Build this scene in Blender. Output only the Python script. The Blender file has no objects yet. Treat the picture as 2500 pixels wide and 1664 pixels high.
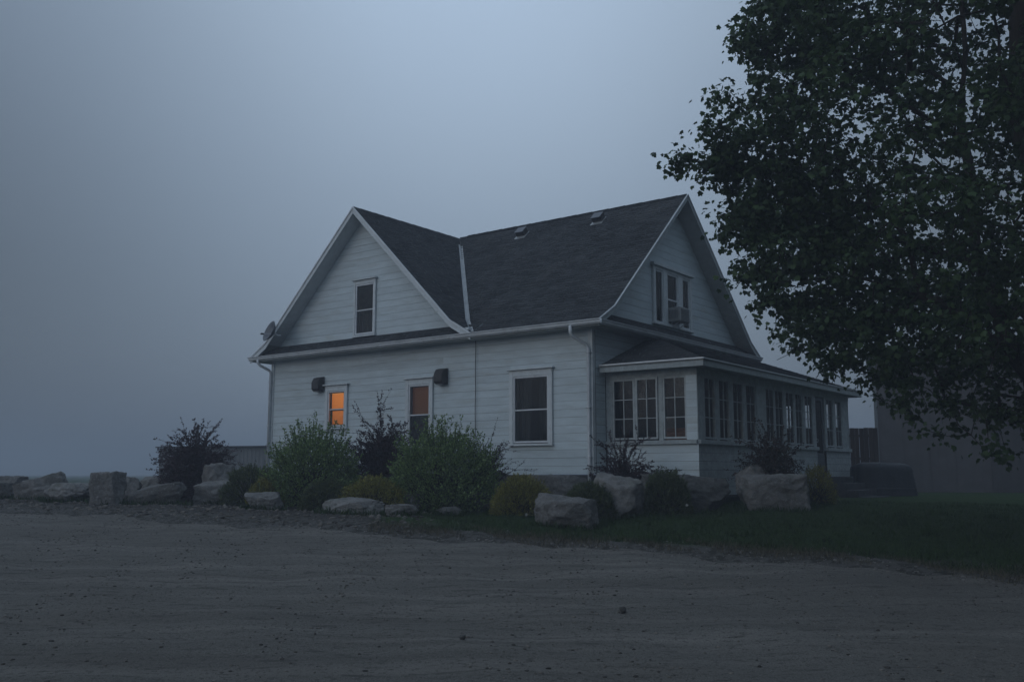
import bpy, math, random
import numpy as np
from mathutils import Vector, Matrix, noise as mn

random.seed(7); rng = np.random.default_rng(11)
S = bpy.context.scene
COL = S.collection
R = math.radians

# ------------------------------------------------------------------ camera
cam_d = bpy.data.cameras.new("camera"); cam = bpy.data.objects.new("camera", cam_d); COL.objects.link(cam)
cam.location = (0, 0, 1.6); cam.rotation_euler = (R(90 + 7.87), 0, 0)
cam_d.sensor_width = 36; cam_d.lens = 33.84; cam_d.clip_start = .1; cam_d.clip_end = 6000
S.camera = cam

# ------------------------------------------------------------------ sky
SUN_EL, SUN_AZ = R(14), R(229)            # weak light behind the fog, from behind-left of the camera
W = bpy.data.worlds.new("World"); S.world = W; W.use_nodes = True
nt = W.node_tree; nt.nodes.clear()
def N(t, **k):
    n = nt.nodes.new(t)
    for a, b in k.items(): setattr(n, a, b)
    return n
def LK(a, b): nt.links.new(a, b)
def mathn(op, a, b=None, clamp=False):
    n = N('ShaderNodeMath', operation=op, use_clamp=clamp)
    for i, v in enumerate((a, b)):
        if v is None: continue
        if isinstance(v, (int, float)): n.inputs[i].default_value = v
        else: LK(v, n.inputs[i])
    return n.outputs[0]
out = N('ShaderNodeOutputWorld'); add = N('ShaderNodeAddShader')
sky = N('ShaderNodeTexSky', sky_type='NISHITA'); sky.sun_disc = False
sky.sun_elevation = SUN_EL; sky.sun_rotation = SUN_AZ; sky.air_density = 1.5; sky.dust_density = 4; sky.ozone_density = 2
b1 = N('ShaderNodeBackground'); b1.inputs[1].default_value = .05
hs = N('ShaderNodeHueSaturation'); hs.inputs['Saturation'].default_value = .5; hs.inputs['Value'].default_value = .35
LK(sky.outputs[0], hs.inputs['Color']); LK(hs.outputs[0], b1.inputs[0])
tc = N('ShaderNodeTexCoord'); sep = N('ShaderNodeSeparateXYZ'); LK(tc.outputs['Generated'], sep.inputs[0])
# overcast layer: brighter overhead, a broad tall glow where the fog is thinnest ahead
az_ = mathn('ARCTAN2', sep.outputs[0], sep.outputs[1]); el_ = mathn('ARCSINE', mathn('MAXIMUM', mathn('MINIMUM', sep.outputs[2], .999), -.999))
def gauss(v, c, w): return mathn('EXPONENT', mathn('MULTIPLY', mathn('POWER', mathn('ABSOLUTE', mathn('DIVIDE', mathn('SUBTRACT', v, R(c)), R(w))), 2.0), -.5))
lobe = mathn('MULTIPLY', gauss(az_, -2, 17.5), gauss(el_, 29, 24))
zen = N('ShaderNodeMapRange', interpolation_type='SMOOTHSTEP'); LK(sep.outputs[2], zen.inputs[0])
zen.inputs[1].default_value = .15; zen.inputs[2].default_value = .95; zen.inputs[3].default_value = .0; zen.inputs[4].default_value = .85
bd_ = N('ShaderNodeVectorMath', operation='DOT_PRODUCT'); LK(tc.outputs['Generated'], bd_.inputs[0]); bd_.inputs[1].default_value = (-.72, -.66, .2)
back = N('ShaderNodeMapRange', interpolation_type='SMOOTHSTEP'); LK(bd_.outputs['Value'], back.inputs[0])   # evening light behind and left of the camera
back.inputs[1].default_value = -.1; back.inputs[2].default_value = .9; back.inputs[3].default_value = 0; back.inputs[4].default_value = .62
val = mathn('ADD', mathn('ADD', mathn('MULTIPLY', lobe, .84), zen.outputs[0]), mathn('ADD', .13, back.outputs[0]))
mot = N('ShaderNodeTexNoise'); mot.inputs['Scale'].default_value = 1.6; mot.inputs['Detail'].default_value = 3; mot.inputs['Roughness'].default_value = .45
LK(tc.outputs['Generated'], mot.inputs['Vector'])
val = mathn('MULTIPLY', val, mathn('ADD', mathn('MULTIPLY', mot.outputs['Fac'], .26), .87))
cr = N('ShaderNodeMixRGB'); LK(mathn('MULTIPLY', val, 1.0, True), cr.inputs[0])
cr.inputs[1].default_value = (.59, .81, 1.14, 1); cr.inputs[2].default_value = (.675, .88, 1.15, 1)
b2 = N('ShaderNodeBackground'); LK(cr.outputs[0], b2.inputs[0]); LK(mathn('MULTIPLY', val, .44), b2.inputs[1])
LK(b1.outputs[0], add.inputs[0]); LK(b2.outputs[0], add.inputs[1]); LK(add.outputs[0], out.inputs[0])

# ------------------------------------------------------------------ sun (veiled)
sd = bpy.data.lights.new("sun", 'SUN'); sd.energy = .16; sd.angle = R(35); sd.color = (.86, .93, 1)
sun = bpy.data.objects.new("sun", sd); COL.objects.link(sun)
dirv = Vector((math.sin(SUN_AZ) * math.cos(SUN_EL), math.cos(SUN_AZ) * math.cos(SUN_EL), math.sin(SUN_EL)))
sun.rotation_euler = dirv.to_track_quat('Z', 'Y').to_euler()

# ------------------------------------------------------------------ render / exposure
S.view_settings.view_transform = 'Standard'; S.view_settings.look = 'None'
S.view_settings.exposure = 0; S.view_settings.gamma = 1; S.view_settings.use_curve_mapping = False
S.render.engine = 'CYCLES'
S.cycles.use_denoising = True; S.cycles.max_bounces = 6; S.cycles.diffuse_bounces = 3; S.cycles.glossy_bounces = 3
S.cycles.transparent_max_bounces = 16; S.cycles.volume_bounces = 2; S.cycles.sample_clamp_indirect = 4
S.cycles.caustics_reflective = False; S.cycles.caustics_refractive = False

# ------------------------------------------------------------------ materials
def material(name, base, rough=.8, spec=.3, nscale=None, namp=.0, col2=None, bscale=None, bstr=0., bdist=.02,
             stretch=(1, 1, 1), island=0., objrand=0., coords='Object', metallic=0., detail=6, thr=None, extra=None):
    m = bpy.data.materials.new(name); m.use_nodes = True
    t = m.node_tree; p = t.nodes['Principled BSDF']
    p.inputs['Roughness'].default_value = rough; p.inputs['Specular IOR Level'].default_value = spec
    p.inputs['Metallic'].default_value = metallic
    c = t.nodes.new('ShaderNodeTexCoord'); mp = t.nodes.new('ShaderNodeMapping'); mp.inputs['Scale'].default_value = stretch
    t.links.new(c.outputs[coords], mp.inputs[0])
    if coords == 'Object' and objrand:
        oi = t.nodes.new('ShaderNodeObjectInfo'); cx = t.nodes.new('ShaderNodeCombineXYZ'); ml = t.nodes.new('ShaderNodeMath'); ml.operation = 'MULTIPLY'; ml.inputs[1].default_value = 37.
        t.links.new(oi.outputs['Random'], ml.inputs[0]); t.links.new(ml.outputs[0], cx.inputs[0]); t.links.new(cx.outputs[0], mp.inputs['Location'])
    col = None
    rgb = t.nodes.new('ShaderNodeRGB'); rgb.outputs[0].default_value = (*base, 1); col = rgb.outputs[0]
    if nscale:
        nz = t.nodes.new('ShaderNodeTexNoise'); nz.inputs['Scale'].default_value = nscale; nz.inputs['Detail'].default_value = detail; nz.inputs['Roughness'].default_value = .6
        t.links.new(mp.outputs[0], nz.inputs['Vector'])
        rp = t.nodes.new('ShaderNodeMapRange'); a, b = thr or (.35, .65)
        rp.inputs[1].default_value = a; rp.inputs[2].default_value = b
        t.links.new(nz.outputs['Fac'], rp.inputs[0])
        mx = t.nodes.new('ShaderNodeMixRGB'); c2 = col2 or tuple(v * (1 - namp) for v in base)
        t.links.new(rp.outputs[0], mx.inputs[0]); t.links.new(col, mx.inputs[1]); mx.inputs[2].default_value = (*c2, 1); col = mx.outputs[0]
    for amt, src in ((island, 'geo'), (objrand, 'obj')):
        if amt:
            q = t.nodes.new('ShaderNodeNewGeometry' if src == 'geo' else 'ShaderNodeObjectInfo')
            o = q.outputs['Random Per Island'] if src == 'geo' else q.outputs['Random']
            mr = t.nodes.new('ShaderNodeMapRange'); mr.inputs[3].default_value = 1 - amt; mr.inputs[4].default_value = 1 + amt
            t.links.new(o, mr.inputs[0])
            vm = t.nodes.new('ShaderNodeVectorMath'); vm.operation = 'SCALE'
            t.links.new(col, vm.inputs[0]); t.links.new(mr.outputs[0], vm.inputs['Scale']); col = vm.outputs[0]
    if extra: col = extra(t, mp, col)
    t.links.new(col, p.inputs['Base Color'])
    if bstr:
        bz = t.nodes.new('ShaderNodeTexNoise'); bz.inputs['Scale'].default_value = bscale or 20; bz.inputs['Detail'].default_value = 8; bz.inputs['Roughness'].default_value = .65
        t.links.new(mp.outputs[0], bz.inputs['Vector'])
        bp = t.nodes.new('ShaderNodeBump'); bp.inputs['Strength'].default_value = bstr; bp.inputs['Distance'].default_value = bdist
        t.links.new(bz.outputs['Fac'], bp.inputs['Height']); t.links.new(bp.outputs[0], p.inputs['Normal'])
    return m

def noise_mix(scale, a, b, color, stretch=None, fac=1., vor=False, detail=5):
    """a stage that mixes a colour in where a noise passes a..b"""
    def f(t, mp, col):
        src = mp.outputs[0]
        if stretch:
            c = t.nodes.new('ShaderNodeTexCoord'); m2 = t.nodes.new('ShaderNodeMapping'); m2.vector_type = 'POINT'
            m2.inputs['Rotation'].default_value = (0, 0, stretch[3]); m2.inputs['Scale'].default_value = stretch[:3]
            t.links.new(c.outputs['Object'], m2.inputs[0]); src = m2.outputs[0]
        if vor:
            nz = t.nodes.new('ShaderNodeTexVoronoi'); nz.inputs['Scale'].default_value = scale; o = nz.outputs['Distance']
        else:
            nz = t.nodes.new('ShaderNodeTexNoise'); nz.inputs['Scale'].default_value = scale; nz.inputs['Detail'].default_value = detail; o = nz.outputs['Fac']
        t.links.new(src, nz.inputs['Vector'])
        r = t.nodes.new('ShaderNodeMapRange'); r.inputs[1].default_value = a; r.inputs[2].default_value = b; r.inputs[4].default_value = fac
        t.links.new(o, r.inputs[0])
        mx = t.nodes.new('ShaderNodeMixRGB'); t.links.new(r.outputs[0], mx.inputs[0]); t.links.new(col, mx.inputs[1]); mx.inputs[2].default_value = (*color, 1)
        return mx.outputs[0]
    return f
def chain(*fs):
    def f(t, mp, col):
        for q in fs: col = q(t, mp, col)
        return col
    return f

M = {}
M['paint'] = material('white_siding_paint', (.51, .58, .61), .55, .35, 2.2, .16, bscale=60, bstr=.25, bdist=.004, stretch=(.6, .6, 3), objrand=.05,
                      extra=chain(noise_mix(1.1, .56, .74, (.40, .41, .38), fac=.45), noise_mix(38, .66, .72, (.33, .33, .31), fac=.6)))
M['trim'] = material('white_trim_paint', (.55, .59, .61), .5, .4, 5, .15, bscale=45, bstr=.25, bdist=.003, objrand=.03,
                     extra=noise_mix(14, .60, .70, (.36, .37, .35), fac=.5))
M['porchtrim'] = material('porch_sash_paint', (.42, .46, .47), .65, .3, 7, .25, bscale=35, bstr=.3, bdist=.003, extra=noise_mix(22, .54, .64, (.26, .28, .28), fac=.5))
M['oldshadetrim'] = material('weathered_shaded_trim', (.36, .40, .41), .7, .25, 7, .3, bscale=35, bstr=.35, bdist=.004,  # worn white paint; porch and end-gable shade is put into the colour
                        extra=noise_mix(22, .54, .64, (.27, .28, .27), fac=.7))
M['metal'] = material('painted_gutter_metal', (.60, .63, .66), .38, .5, 3, .18, metallic=.1, extra=noise_mix(9, .58, .70, (.34, .36, .37), fac=.5))
M['flash'] = material('valley_flashing', (.36, .38, .39), .45, .5, 6, .3, metallic=.35)
M['shingle'] = material('asphalt_shingle', (.040, .042, .045), .92, .15, 1.3, .28, bscale=160, bstr=.5, bdist=.004, island=.32,
                        extra=noise_mix(.8, .55, .75, (.060, .060, .060), fac=.5))
M['dark'] = material('dark_void', (.02, .02, .022), .9, .1)
M['soffit'] = material('soffit_paint', (.40, .42, .42), .7, .2, 5, .2)
M['found'] = material('foundation_stone', (.09, .09, .095), .9, .2, 4, .4, bscale=14, bstr=.6, bdist=.03)
M['sash'] = material('dark_sash_paint', (.10, .11, .12), .5, .4, 8, .2)
M['lamp'] = material('bronze_lamp_metal', (.032, .028, .027), .55, .4, 10, .3)
M['inner'] = material('interior_wall', (.045, .040, .038), .85, .15, 3, .2)
M['interiorlit'] = material('interior_plaster', (.55, .42, .30), .85, .15, 3, .1)
M['curtain'] = material('grey_curtain', (.07, .078, .078), .9, .1, 9, .2, stretch=(6, 6, .4))
M['wood'] = material('brown_wood', (.20, .09, .045), .55, .3, 6, .3, stretch=(1, 1, .2))
M['cable'] = material('black_cable', (.05, .05, .055), .6, .3)
M['soil'] = material('mulch_soil', (.080, .070, .062), .95, .12, 6, .5, bscale=28, bstr=1., bdist=.05)
M['rock'] = material('limestone_boulder', (.195, .190, .182), .85, .25, 3.2, .35, bscale=11, bstr=1., bdist=.07, objrand=.18, detail=9,
                     extra=chain(noise_mix(5.5, .50, .66, (.12, .117, .112), fac=.65), noise_mix(30, .56, .70, (.31, .305, .295), fac=.6), noise_mix(2.0, .58, .7, (.09, .10, .07), fac=.4)))
M['darkrock'] = material('dark_boulder', (.12, .118, .112), .9, .2, 3.2, .35, bscale=11, bstr=1., bdist=.07, objrand=.15, detail=9, extra=noise_mix(5.5, .50, .66, (.06, .06, .056), fac=.65))  # dark stone; for boulders under shrubs, dirt and shade are in the colour
M['pebble'] = material('pebble', (.115, .105, .093), .9, .15, 12, .3, island=.7)
M['pebblelight'] = material('pale_chip', (.17, .162, .15), .85, .2, 12, .3, island=.4)
M['bark'] = material('maple_bark', (.045, .038, .033), .9, .15, 9, .45, bscale=14, bstr=.8, bdist=.03, stretch=(1, 1, .3))
M['twig'] = material('twig', (.035, .026, .024), .85, .2, 9, .4)
M['barn'] = material('barn_metal', (.100, .094, .096), .75, .2, 2, .2, objrand=.05)
M['barntrim'] = material('barn_trim', (.16, .17, .18), .5, .35, 4, .2)
M['barndoor'] = material('barn_door', (.055, .052, .054), .6, .3, 3, .2, objrand=.08)
M['concrete'] = material('concrete', (.12, .118, .115), .85, .2, 5, .3, bscale=30, bstr=.4, bdist=.01)
M['fence'] = material('fence_board', (.060, .042, .034), .9, .12, 5, .4, stretch=(3, 3, .4), objrand=.3, bscale=30, bstr=.4, bdist=.01)
M['shed'] = material('shed_metal', (.17, .175, .18), .6, .3, 2, .2, objrand=.12)
M['tarp'] = material('dark_tarp', (.018, .021, .027), .5, .4, 3, .3, bscale=9, bstr=.5, bdist=.05)
M['step'] = material('dark_step_stone', (.06, .06, .062), .85, .2, 6, .4, bscale=20, bstr=.5, bdist=.02)
M['dish'] = material('dish_grey', (.12, .13, .15), .5, .4, 8, .2)
M['ac'] = material('ac_casing', (.30, .31, .31), .5, .35, 8, .2)
M['seed'] = material('seed_head', (.55, .55, .52), .9, .1)
M['stem'] = material('green_stem', (.06, .08, .04), .8, .2)

def leaf_mat(name, base, island=.4, trans=.25, var=None):
    m = bpy.data.materials.new(name); m.use_nodes = True; t = m.node_tree; t.nodes.clear()
    o = t.nodes.new('ShaderNodeOutputMaterial'); d = t.nodes.new('ShaderNodeBsdfPrincipled'); tr = t.nodes.new('ShaderNodeBsdfTranslucent')
    d.inputs['Roughness'].default_value = .6; d.inputs['Specular IOR Level'].default_value = .25
    mx = t.nodes.new('ShaderNodeMixShader'); mx.inputs[0].default_value = trans
    ge = t.nodes.new('ShaderNodeNewGeometry'); mr = t.nodes.new('ShaderNodeMixRGB')
    mr.inputs[1].default_value = (*[v * (1 - island) for v in base], 1)
    c2 = var or [v * (1 + island) for v in base]; mr.inputs[2].default_value = (*c2, 1)
    t.links.new(ge.outputs['Random Per Island'], mr.inputs[0])
    t.links.new(mr.outputs[0], d.inputs['Base Color']); t.links.new(mr.outputs[0], tr.inputs['Color'])
    t.links.new(d.outputs[0], mx.inputs[1]); t.links.new(tr.outputs[0], mx.inputs[2]); t.links.new(mx.outputs[0], o.inputs[0])
    return m
M['maple'] = leaf_mat('maple_leaf', (.026, .050, .022), .35, .36, (.062, .105, .038))
M['spirea'] = leaf_mat('spirea_leaf', (.085, .145, .055), .4, .24, (.20, .29, .095))
M['barberry'] = leaf_mat('barberry_leaf', (.042, .028, .036), .35, .15, (.07, .038, .048))
M['juniper'] = leaf_mat('juniper_needle', (.045, .072, .034), .4, .1, (.10, .12, .045))
M['golden'] = leaf_mat('golden_needle', (.12, .125, .026), .4, .12, (.28, .26, .05))
M['rust'] = leaf_mat('rusty_leaf', (.040, .034, .028), .35, .15, (.075, .052, .042))
M['grass'] = leaf_mat('grass_blade', (.018, .040, .010), .4, .2, (.040, .074, .018))
M['drygrass'] = leaf_mat('dry_grass', (.06, .055, .035), .4, .1, (.12, .105, .07))
def glass_mat(name, tint, rough=.03):
    m = bpy.data.materials.new(name); m.use_nodes = True; t = m.node_tree; t.nodes.clear()
    o = t.nodes.new('ShaderNodeOutputMaterial'); tr = t.nodes.new('ShaderNodeBsdfTransparent'); gl = t.nodes.new('ShaderNodeBsdfGlossy')
    tr.inputs[0].default_value = (*tint, 1); gl.inputs['Roughness'].default_value = rough; gl.inputs[0].default_value = (.75, .75, .75, 1)
    fr = t.nodes.new('ShaderNodeFresnel'); fr.inputs[0].default_value = 1.45
    nz = t.nodes.new('ShaderNodeTexNoise'); nz.inputs['Scale'].default_value = 2.5
    bp = t.nodes.new('ShaderNodeBump'); bp.inputs['Strength'].default_value = .25; bp.inputs['Distance'].default_value = .01
    c = t.nodes.new('ShaderNodeTexCoord'); t.links.new(c.outputs['Object'], nz.inputs[0]); t.links.new(nz.outputs[0], bp.inputs['Height']); t.links.new(bp.outputs[0], gl.inputs['Normal'])
    mx = t.nodes.new('ShaderNodeMixShader'); t.links.new(fr.outputs[0], mx.inputs[0]); t.links.new(tr.outputs[0], mx.inputs[1]); t.links.new(gl.outputs[0], mx.inputs[2])
    t.links.new(mx.outputs[0], o.inputs[0]); return m
M['glass'] = glass_mat('window_glass', (.72, .74, .74)); M['clear'] = glass_mat('clear_pane', (.88, .88, .86))
def shade_mat(name, c):
    m = bpy.data.materials.new(name); m.use_nodes = True; t = m.node_tree; p = t.nodes['Principled BSDF']
    o = t.nodes['Material Output']; tr = t.nodes.new('ShaderNodeBsdfTranslucent'); tr.inputs[0].default_value = (*c, 1)
    p.inputs['Base Color'].default_value = (*c, 1); p.inputs['Roughness'].default_value = .9
    nz = t.nodes.new('ShaderNodeTexNoise'); nz.inputs['Scale'].default_value = 1.; mp = t.nodes.new('ShaderNodeMapping'); mp.inputs['Scale'].default_value = (60, 60, 60)
    cc = t.nodes.new('ShaderNodeTexCoord'); t.links.new(cc.outputs['Object'], mp.inputs[0]); t.links.new(mp.outputs[0], nz.inputs[0])
    mr = t.nodes.new('ShaderNodeMapRange'); mr.inputs[3].default_value = .8; mr.inputs[4].default_value = 1.2; t.links.new(nz.outputs[0], mr.inputs[0])
    vm = t.nodes.new('ShaderNodeVectorMath'); vm.operation = 'SCALE'; vm.inputs[0].default_value = c; t.links.new(mr.outputs[0], vm.inputs['Scale']); t.links.new(vm.outputs[0], tr.inputs[0])
    mx = t.nodes.new('ShaderNodeMixShader'); mx.inputs[0].default_value = .6
    t.links.new(p.outputs[0], mx.inputs[1]); t.links.new(tr.outputs[0], mx.inputs[2]); t.links.new(mx.outputs[0], o.inputs[0]); return m
M['shade'] = shade_mat('window_shade', (.62, .36, .16))

# ------------------------------------------------------------------ object helpers
def setp(o, label=None, cat=None, group=None, kind=None):
    if label: o['label'] = label
    if cat: o['category'] = cat
    if group: o['group'] = group
    if kind: o['kind'] = kind
    return o
def link_mesh(name, me, mat, parent=None, **kw):
    if mat: me.materials.append(mat)
    o = bpy.data.objects.new(name, me); COL.objects.link(o); o.parent = parent
    return setp(o, **kw)
def empty(name, loc, rz=0, **kw):
    o = bpy.data.objects.new(name, None); COL.objects.link(o); o.location = loc; o.rotation_euler = (0, 0, rz); o.empty_display_size = .2
    return setp(o, **kw)
class MB:
    def __init__(s): s.v = []; s.f = []
    def add(s, vs, fs):
        n = len(s.v); s.v += [tuple(q) for q in vs]; s.f += [tuple(n + i for i in f) for f in fs]; return s
    def box(s, a, b):
        x0, y0, z0 = [min(p, q) for p, q in zip(a, b)]; x1, y1, z1 = [max(p, q) for p, q in zip(a, b)]
        return s.add([(x0, y0, z0), (x1, y0, z0), (x1, y1, z0), (x0, y1, z0), (x0, y0, z1), (x1, y0, z1), (x1, y1, z1), (x0, y1, z1)],
                     [(0, 3, 2, 1), (4, 5, 6, 7), (0, 1, 5, 4), (1, 2, 6, 5), (2, 3, 7, 6), (3, 0, 4, 7)])
    def quad(s, *p): return s.add(p, [tuple(range(len(p)))])
    def prism(s, poly, off):
        """closed prism from a planar polygon and an offset vector"""
        n = len(poly); off = Vector(off); P = [Vector(p) for p in poly]
        return s.add(P + [p + off for p in P], [tuple(range(n))[::-1], tuple(range(n, 2 * n))] + [(i, (i + 1) % n, n + (i + 1) % n, n + i) for i in range(n)])
    def tube(s, pts, rad, k=8, cap=True):
        pts = [Vector(p) for p in pts]; rads = rad if isinstance(rad, (list, tuple)) else [rad] * len(pts)
        n0 = len(s.v); up = Vector((.13, .2, 1)).normalized()
        for i, p in enumerate(pts):
            d = (pts[min(i + 1, len(pts) - 1)] - pts[max(i - 1, 0)]).normalized()
            a = d.cross(up)
            if a.length < .05: a = d.cross(Vector((1, 0, 0)))
            a.normalize(); b = d.cross(a)
            for j in range(k):
                t = 2 * math.pi * j / k; s.v.append(tuple(p + (a * math.cos(t) + b * math.sin(t)) * rads[i]))
        for i in range(len(pts) - 1):
            for j in range(k): s.f.append((n0 + i * k + j, n0 + i * k + (j + 1) % k, n0 + (i + 1) * k + (j + 1) % k, n0 + (i + 1) * k + j))
        if cap: s.f.append(tuple(n0 + j for j in range(k))[::-1]); s.f.append(tuple(n0 + (len(pts) - 1) * k + j for j in range(k)))
        return s
    def mesh(s, name, smooth=False):
        me = bpy.data.meshes.new(name); me.from_pydata(s.v, [], s.f); me.update()
        if smooth: me.polygons.foreach_set('use_smooth', [True] * len(me.polygons))
        return me
    def build(s, name, mat, parent=None, smooth=False, bevel=0, **kw):
        o = link_mesh(name, s.mesh(name, smooth), mat, parent, **kw)
        if bevel:
            b = o.modifiers.new('bevel', 'BEVEL'); b.width = bevel; b.segments = 1; b.limit_method = 'ANGLE'
        return o
def np_mesh(name, V, F, mat, parent=None, smooth=False, **kw):
    """V (n,3), F (m,k) as one mesh, fast"""
    V = np.asarray(V, np.float32); F = np.asarray(F, np.int32); m, k = F.shape
    me = bpy.data.meshes.new(name); me.vertices.add(len(V)); me.vertices.foreach_set('co', V.ravel())
    me.loops.add(m * k); me.loops.foreach_set('vertex_index', F.ravel())
    me.polygons.add(m); me.polygons.foreach_set('loop_start', np.arange(0, m * k, k)); me.polygons.foreach_set('loop_total', np.full(m, k))
    if smooth: me.polygons.foreach_set('use_smooth', np.ones(m, bool))
    me.update(calc_edges=True)
    return link_mesh(name, me, mat, parent, **kw)

# ------------------------------------------------------------------ ground
EDGE = [(-1600, 700), (-60, 46), (-25, 28.6), (-11.29, 21.54), (-7.65, 19.75), (-5.04, 18.53), (-2.53, 17.33), (-.9, 16.63), (.6, 15.77), (2.8, 14.94),
        (4.06, 14.35), (4.88, 13.87), (6.36, 12.26), (9, 10.6), (20, 5), (60, -12), (1600, -400)]
EX, EY = np.array([e[0] for e in EDGE]), np.array([e[1] for e in EDGE])
def edge(x): return np.interp(x, EX, EY)
def gz(y): t = np.clip((np.asarray(y, float) - 6) / 20, 0, 1); return .9 * t * t * (3 - 2 * t)
def bump_h(x, y):
    return (.020 * np.sin(x * 1.7 + .6 * y) * np.sin(y * 1.3 - .4 * x) + .012 * np.sin(3.9 * x + 1.7 * y + 1) + .010 * np.sin(5.1 * y - 2.3 * x))
def gh(x, y):
    x = np.asarray(x, float); y = np.asarray(y, float); b = y - edge(x)
    near = np.clip(1 - np.abs(y - 15) / 40, 0, 1)
    c_ = x * .42 + y * .9; rut = np.where(b < -.3, 1., 0) * near
    h = gz(y) + bump_h(x, y) * near * np.clip(1.5 - b * .0, 0, 1)
    h += rut * (.007 * np.sin(c_ * 4.1 + .5 * np.sin(x * .6)) + .005 * np.sin(c_ * 9.7 + np.sin(x * 1.1)) * np.sin(x * .8 + 1))
    h += .05 * np.clip(b / .35, 0, 1) * near - .02 * np.exp(-((b + .25) / .2) ** 2) * near           # road edge lip
    h += .10 * np.exp(-((b - 1.6) / .9) ** 2) * np.clip(-x / 4 + .2, 0, 1) * near                     # low soil berm at left
    return h
def sheet(name, xs, bs, mat, **kw):
    X, B = np.meshgrid(xs, bs); wob = .16 * np.sin(X * 1.3) + .10 * np.sin(X * 3.1 + 1) + .05 * np.sin(X * 7.7)
    Y = edge(X) + B + wob * np.exp(-np.abs(B) / .8) * (np.abs(X) < 40)
    Z = gh(X, Y); V = np.stack([X, Y, Z], -1).reshape(-1, 3); nx = len(xs); n = len(bs)
    i = np.arange(nx - 1)[None, :] + np.arange(n - 1)[:, None] * nx; i = i.ravel()
    F = np.stack([i, i + 1, i + nx + 1, i + nx], -1)
    return np_mesh(name, V, F, mat, smooth=True, kind='structure', **kw)
def tri_axis(lo, hi, flo, fhi, step, grow=1.16):
    a = list(np.arange(flo, fhi + 1e-6, step)); s = step; v = a[-1]
    while v < hi: s *= grow; v += s; a.append(min(v, hi))
    s = step; v = a[0]
    while v > lo: s *= grow; v -= s; a.insert(0, max(v, lo))
    return np.array(a)
streak = noise_mix(1., .46, .70, (.115, .106, .094), stretch=(.14, 2.2, 1, R(-25)), fac=.9)
streak2 = noise_mix(1., .50, .72, (.30, .28, .25), stretch=(.16, 2.4, 1, R(-19)), fac=.5)
dash = noise_mix(1., .58, .68, (.070, .065, .058), stretch=(2.4, 8.5, 1, R(-22)), fac=.75, detail=7)
M['gravel'] = material('gravel_road', (.205, .196, .174), .92, .2, 75, .0, col2=(.105, .097, .087), thr=(.36, .62), bscale=38, bstr=1., bdist=.05,
                       extra=chain(streak, streak2, noise_mix(.35, .48, .68, (.135, .124, .108), fac=.5), dash, noise_mix(17, .56, .64, (.080, .074, .066), fac=.7, detail=8), noise_mix(44, .60, .68, (.035, .033, .031), fac=.75), noise_mix(60, .62, .70, (.30, .28, .26), fac=.6)))
# terrain: soil bed / lawn / field chosen by place on the ground
def land(t, mp, col):
    c = t.nodes.new('ShaderNodeTexCoord'); sp = t.nodes.new('ShaderNodeSeparateXYZ'); t.links.new(c.outputs['Object'], sp.inputs[0])
    nz = t.nodes.new('ShaderNodeTexNoise'); nz.inputs['Scale'].default_value = .9; nz.inputs['Detail'].default_value = 6; t.links.new(c.outputs['Object'], nz.inputs[0])
    def mth(op, a, b=None):
        n = t.nodes.new('ShaderNodeMath'); n.operation = op
        for i, v in enumerate((a, b)):
            if v is None: continue
            if isinstance(v, (int, float)): n.inputs[i].default_value = v
            else: t.links.new(v, n.inputs[i])
        return n.outputs[0]
    def ramp(v, a, b):
        r = t.nodes.new('ShaderNodeMapRange'); r.interpolation_type = 'SMOOTHSTEP'; r.inputs[1].default_value = a; r.inputs[2].default_value = b; t.links.new(v, r.inputs[0]); return r.outputs[0]
    x = mth('ADD', sp.outputs[0], mth('MULTIPLY', mth('SUBTRACT', nz.outputs['Fac'], .5), 3.0))
    y = mth('ADD', sp.outputs[1], mth('MULTIPLY', mth('SUBTRACT', nz.outputs['Fac'], .5), 2.0))
    lawn = ramp(x, -2.9, -1.9); field = ramp(y, 28., 31.)
    g = mth('MAXIMUM', lawn, field)
    gn = t.nodes.new('ShaderNodeTexNoise'); gn.inputs['Scale'].default_value = 7; gn.inputs['Detail'].default_value = 8; t.links.new(c.outputs['Object'], gn.inputs[0])
    gm = t.nodes.new('ShaderNodeMixRGB'); t.links.new(ramp(gn.outputs['Fac'], .35, .65), gm.inputs[0]); gm.inputs[1].default_value = (.018, .038, .010, 1); gm.inputs[2].default_value = (.034, .056, .016, 1)
    mx = t.nodes.new('ShaderNodeMixRGB'); t.links.new(g, mx.inputs[0]); t.links.new(col, mx.inputs[1]); t.links.new(gm.outputs[0], mx.inputs[2])
    # gritty verge beside the road: distance to the fitted edge line
    d = mth('ADD', mth('MULTIPLY', sp.outputs[0], .436), mth('MULTIPLY', sp.outputs[1], .90))   # ~ n . p
    d = mth('SUBTRACT', mth('ADD', d, mth('MULTIPLY', mth('SUBTRACT', nz.outputs['Fac'], .5), 1.2)), 14.62)
    v = ramp(d, 1.25, .45)
    m2 = t.nodes.new('ShaderNodeMixRGB'); t.links.new(v, m2.inputs[0]); t.links.new(mx.outputs[0], m2.inputs[1])
    vn = t.nodes.new('ShaderNodeMixRGB'); t.links.new(ramp(gn.outputs['Fac'], .45, .6), vn.inputs[0]); vn.inputs[1].default_value = (.095, .090, .084, 1); vn.inputs[2].default_value = (.045, .043, .036, 1)
    t.links.new(vn.outputs[0], m2.inputs[2]); return m2.outputs[0]
M['land'] = material('soil_and_lawn', (.070, .063, .058), .95, .1, 5, .45, bscale=22, bstr=1., bdist=.05, extra=land)
fine = tri_axis(-1500, 1500, -14, 9, .11)
sheet('gravel_road', fine, np.concatenate([tri_axis(-130, 0, -9.5, -.001, .10)[:-1], [0]]), M['gravel'])
sheet('ground', fine, np.concatenate([[0], tri_axis(0, 1200, .10, 7, .12)[1:]]), M['land'])

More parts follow.
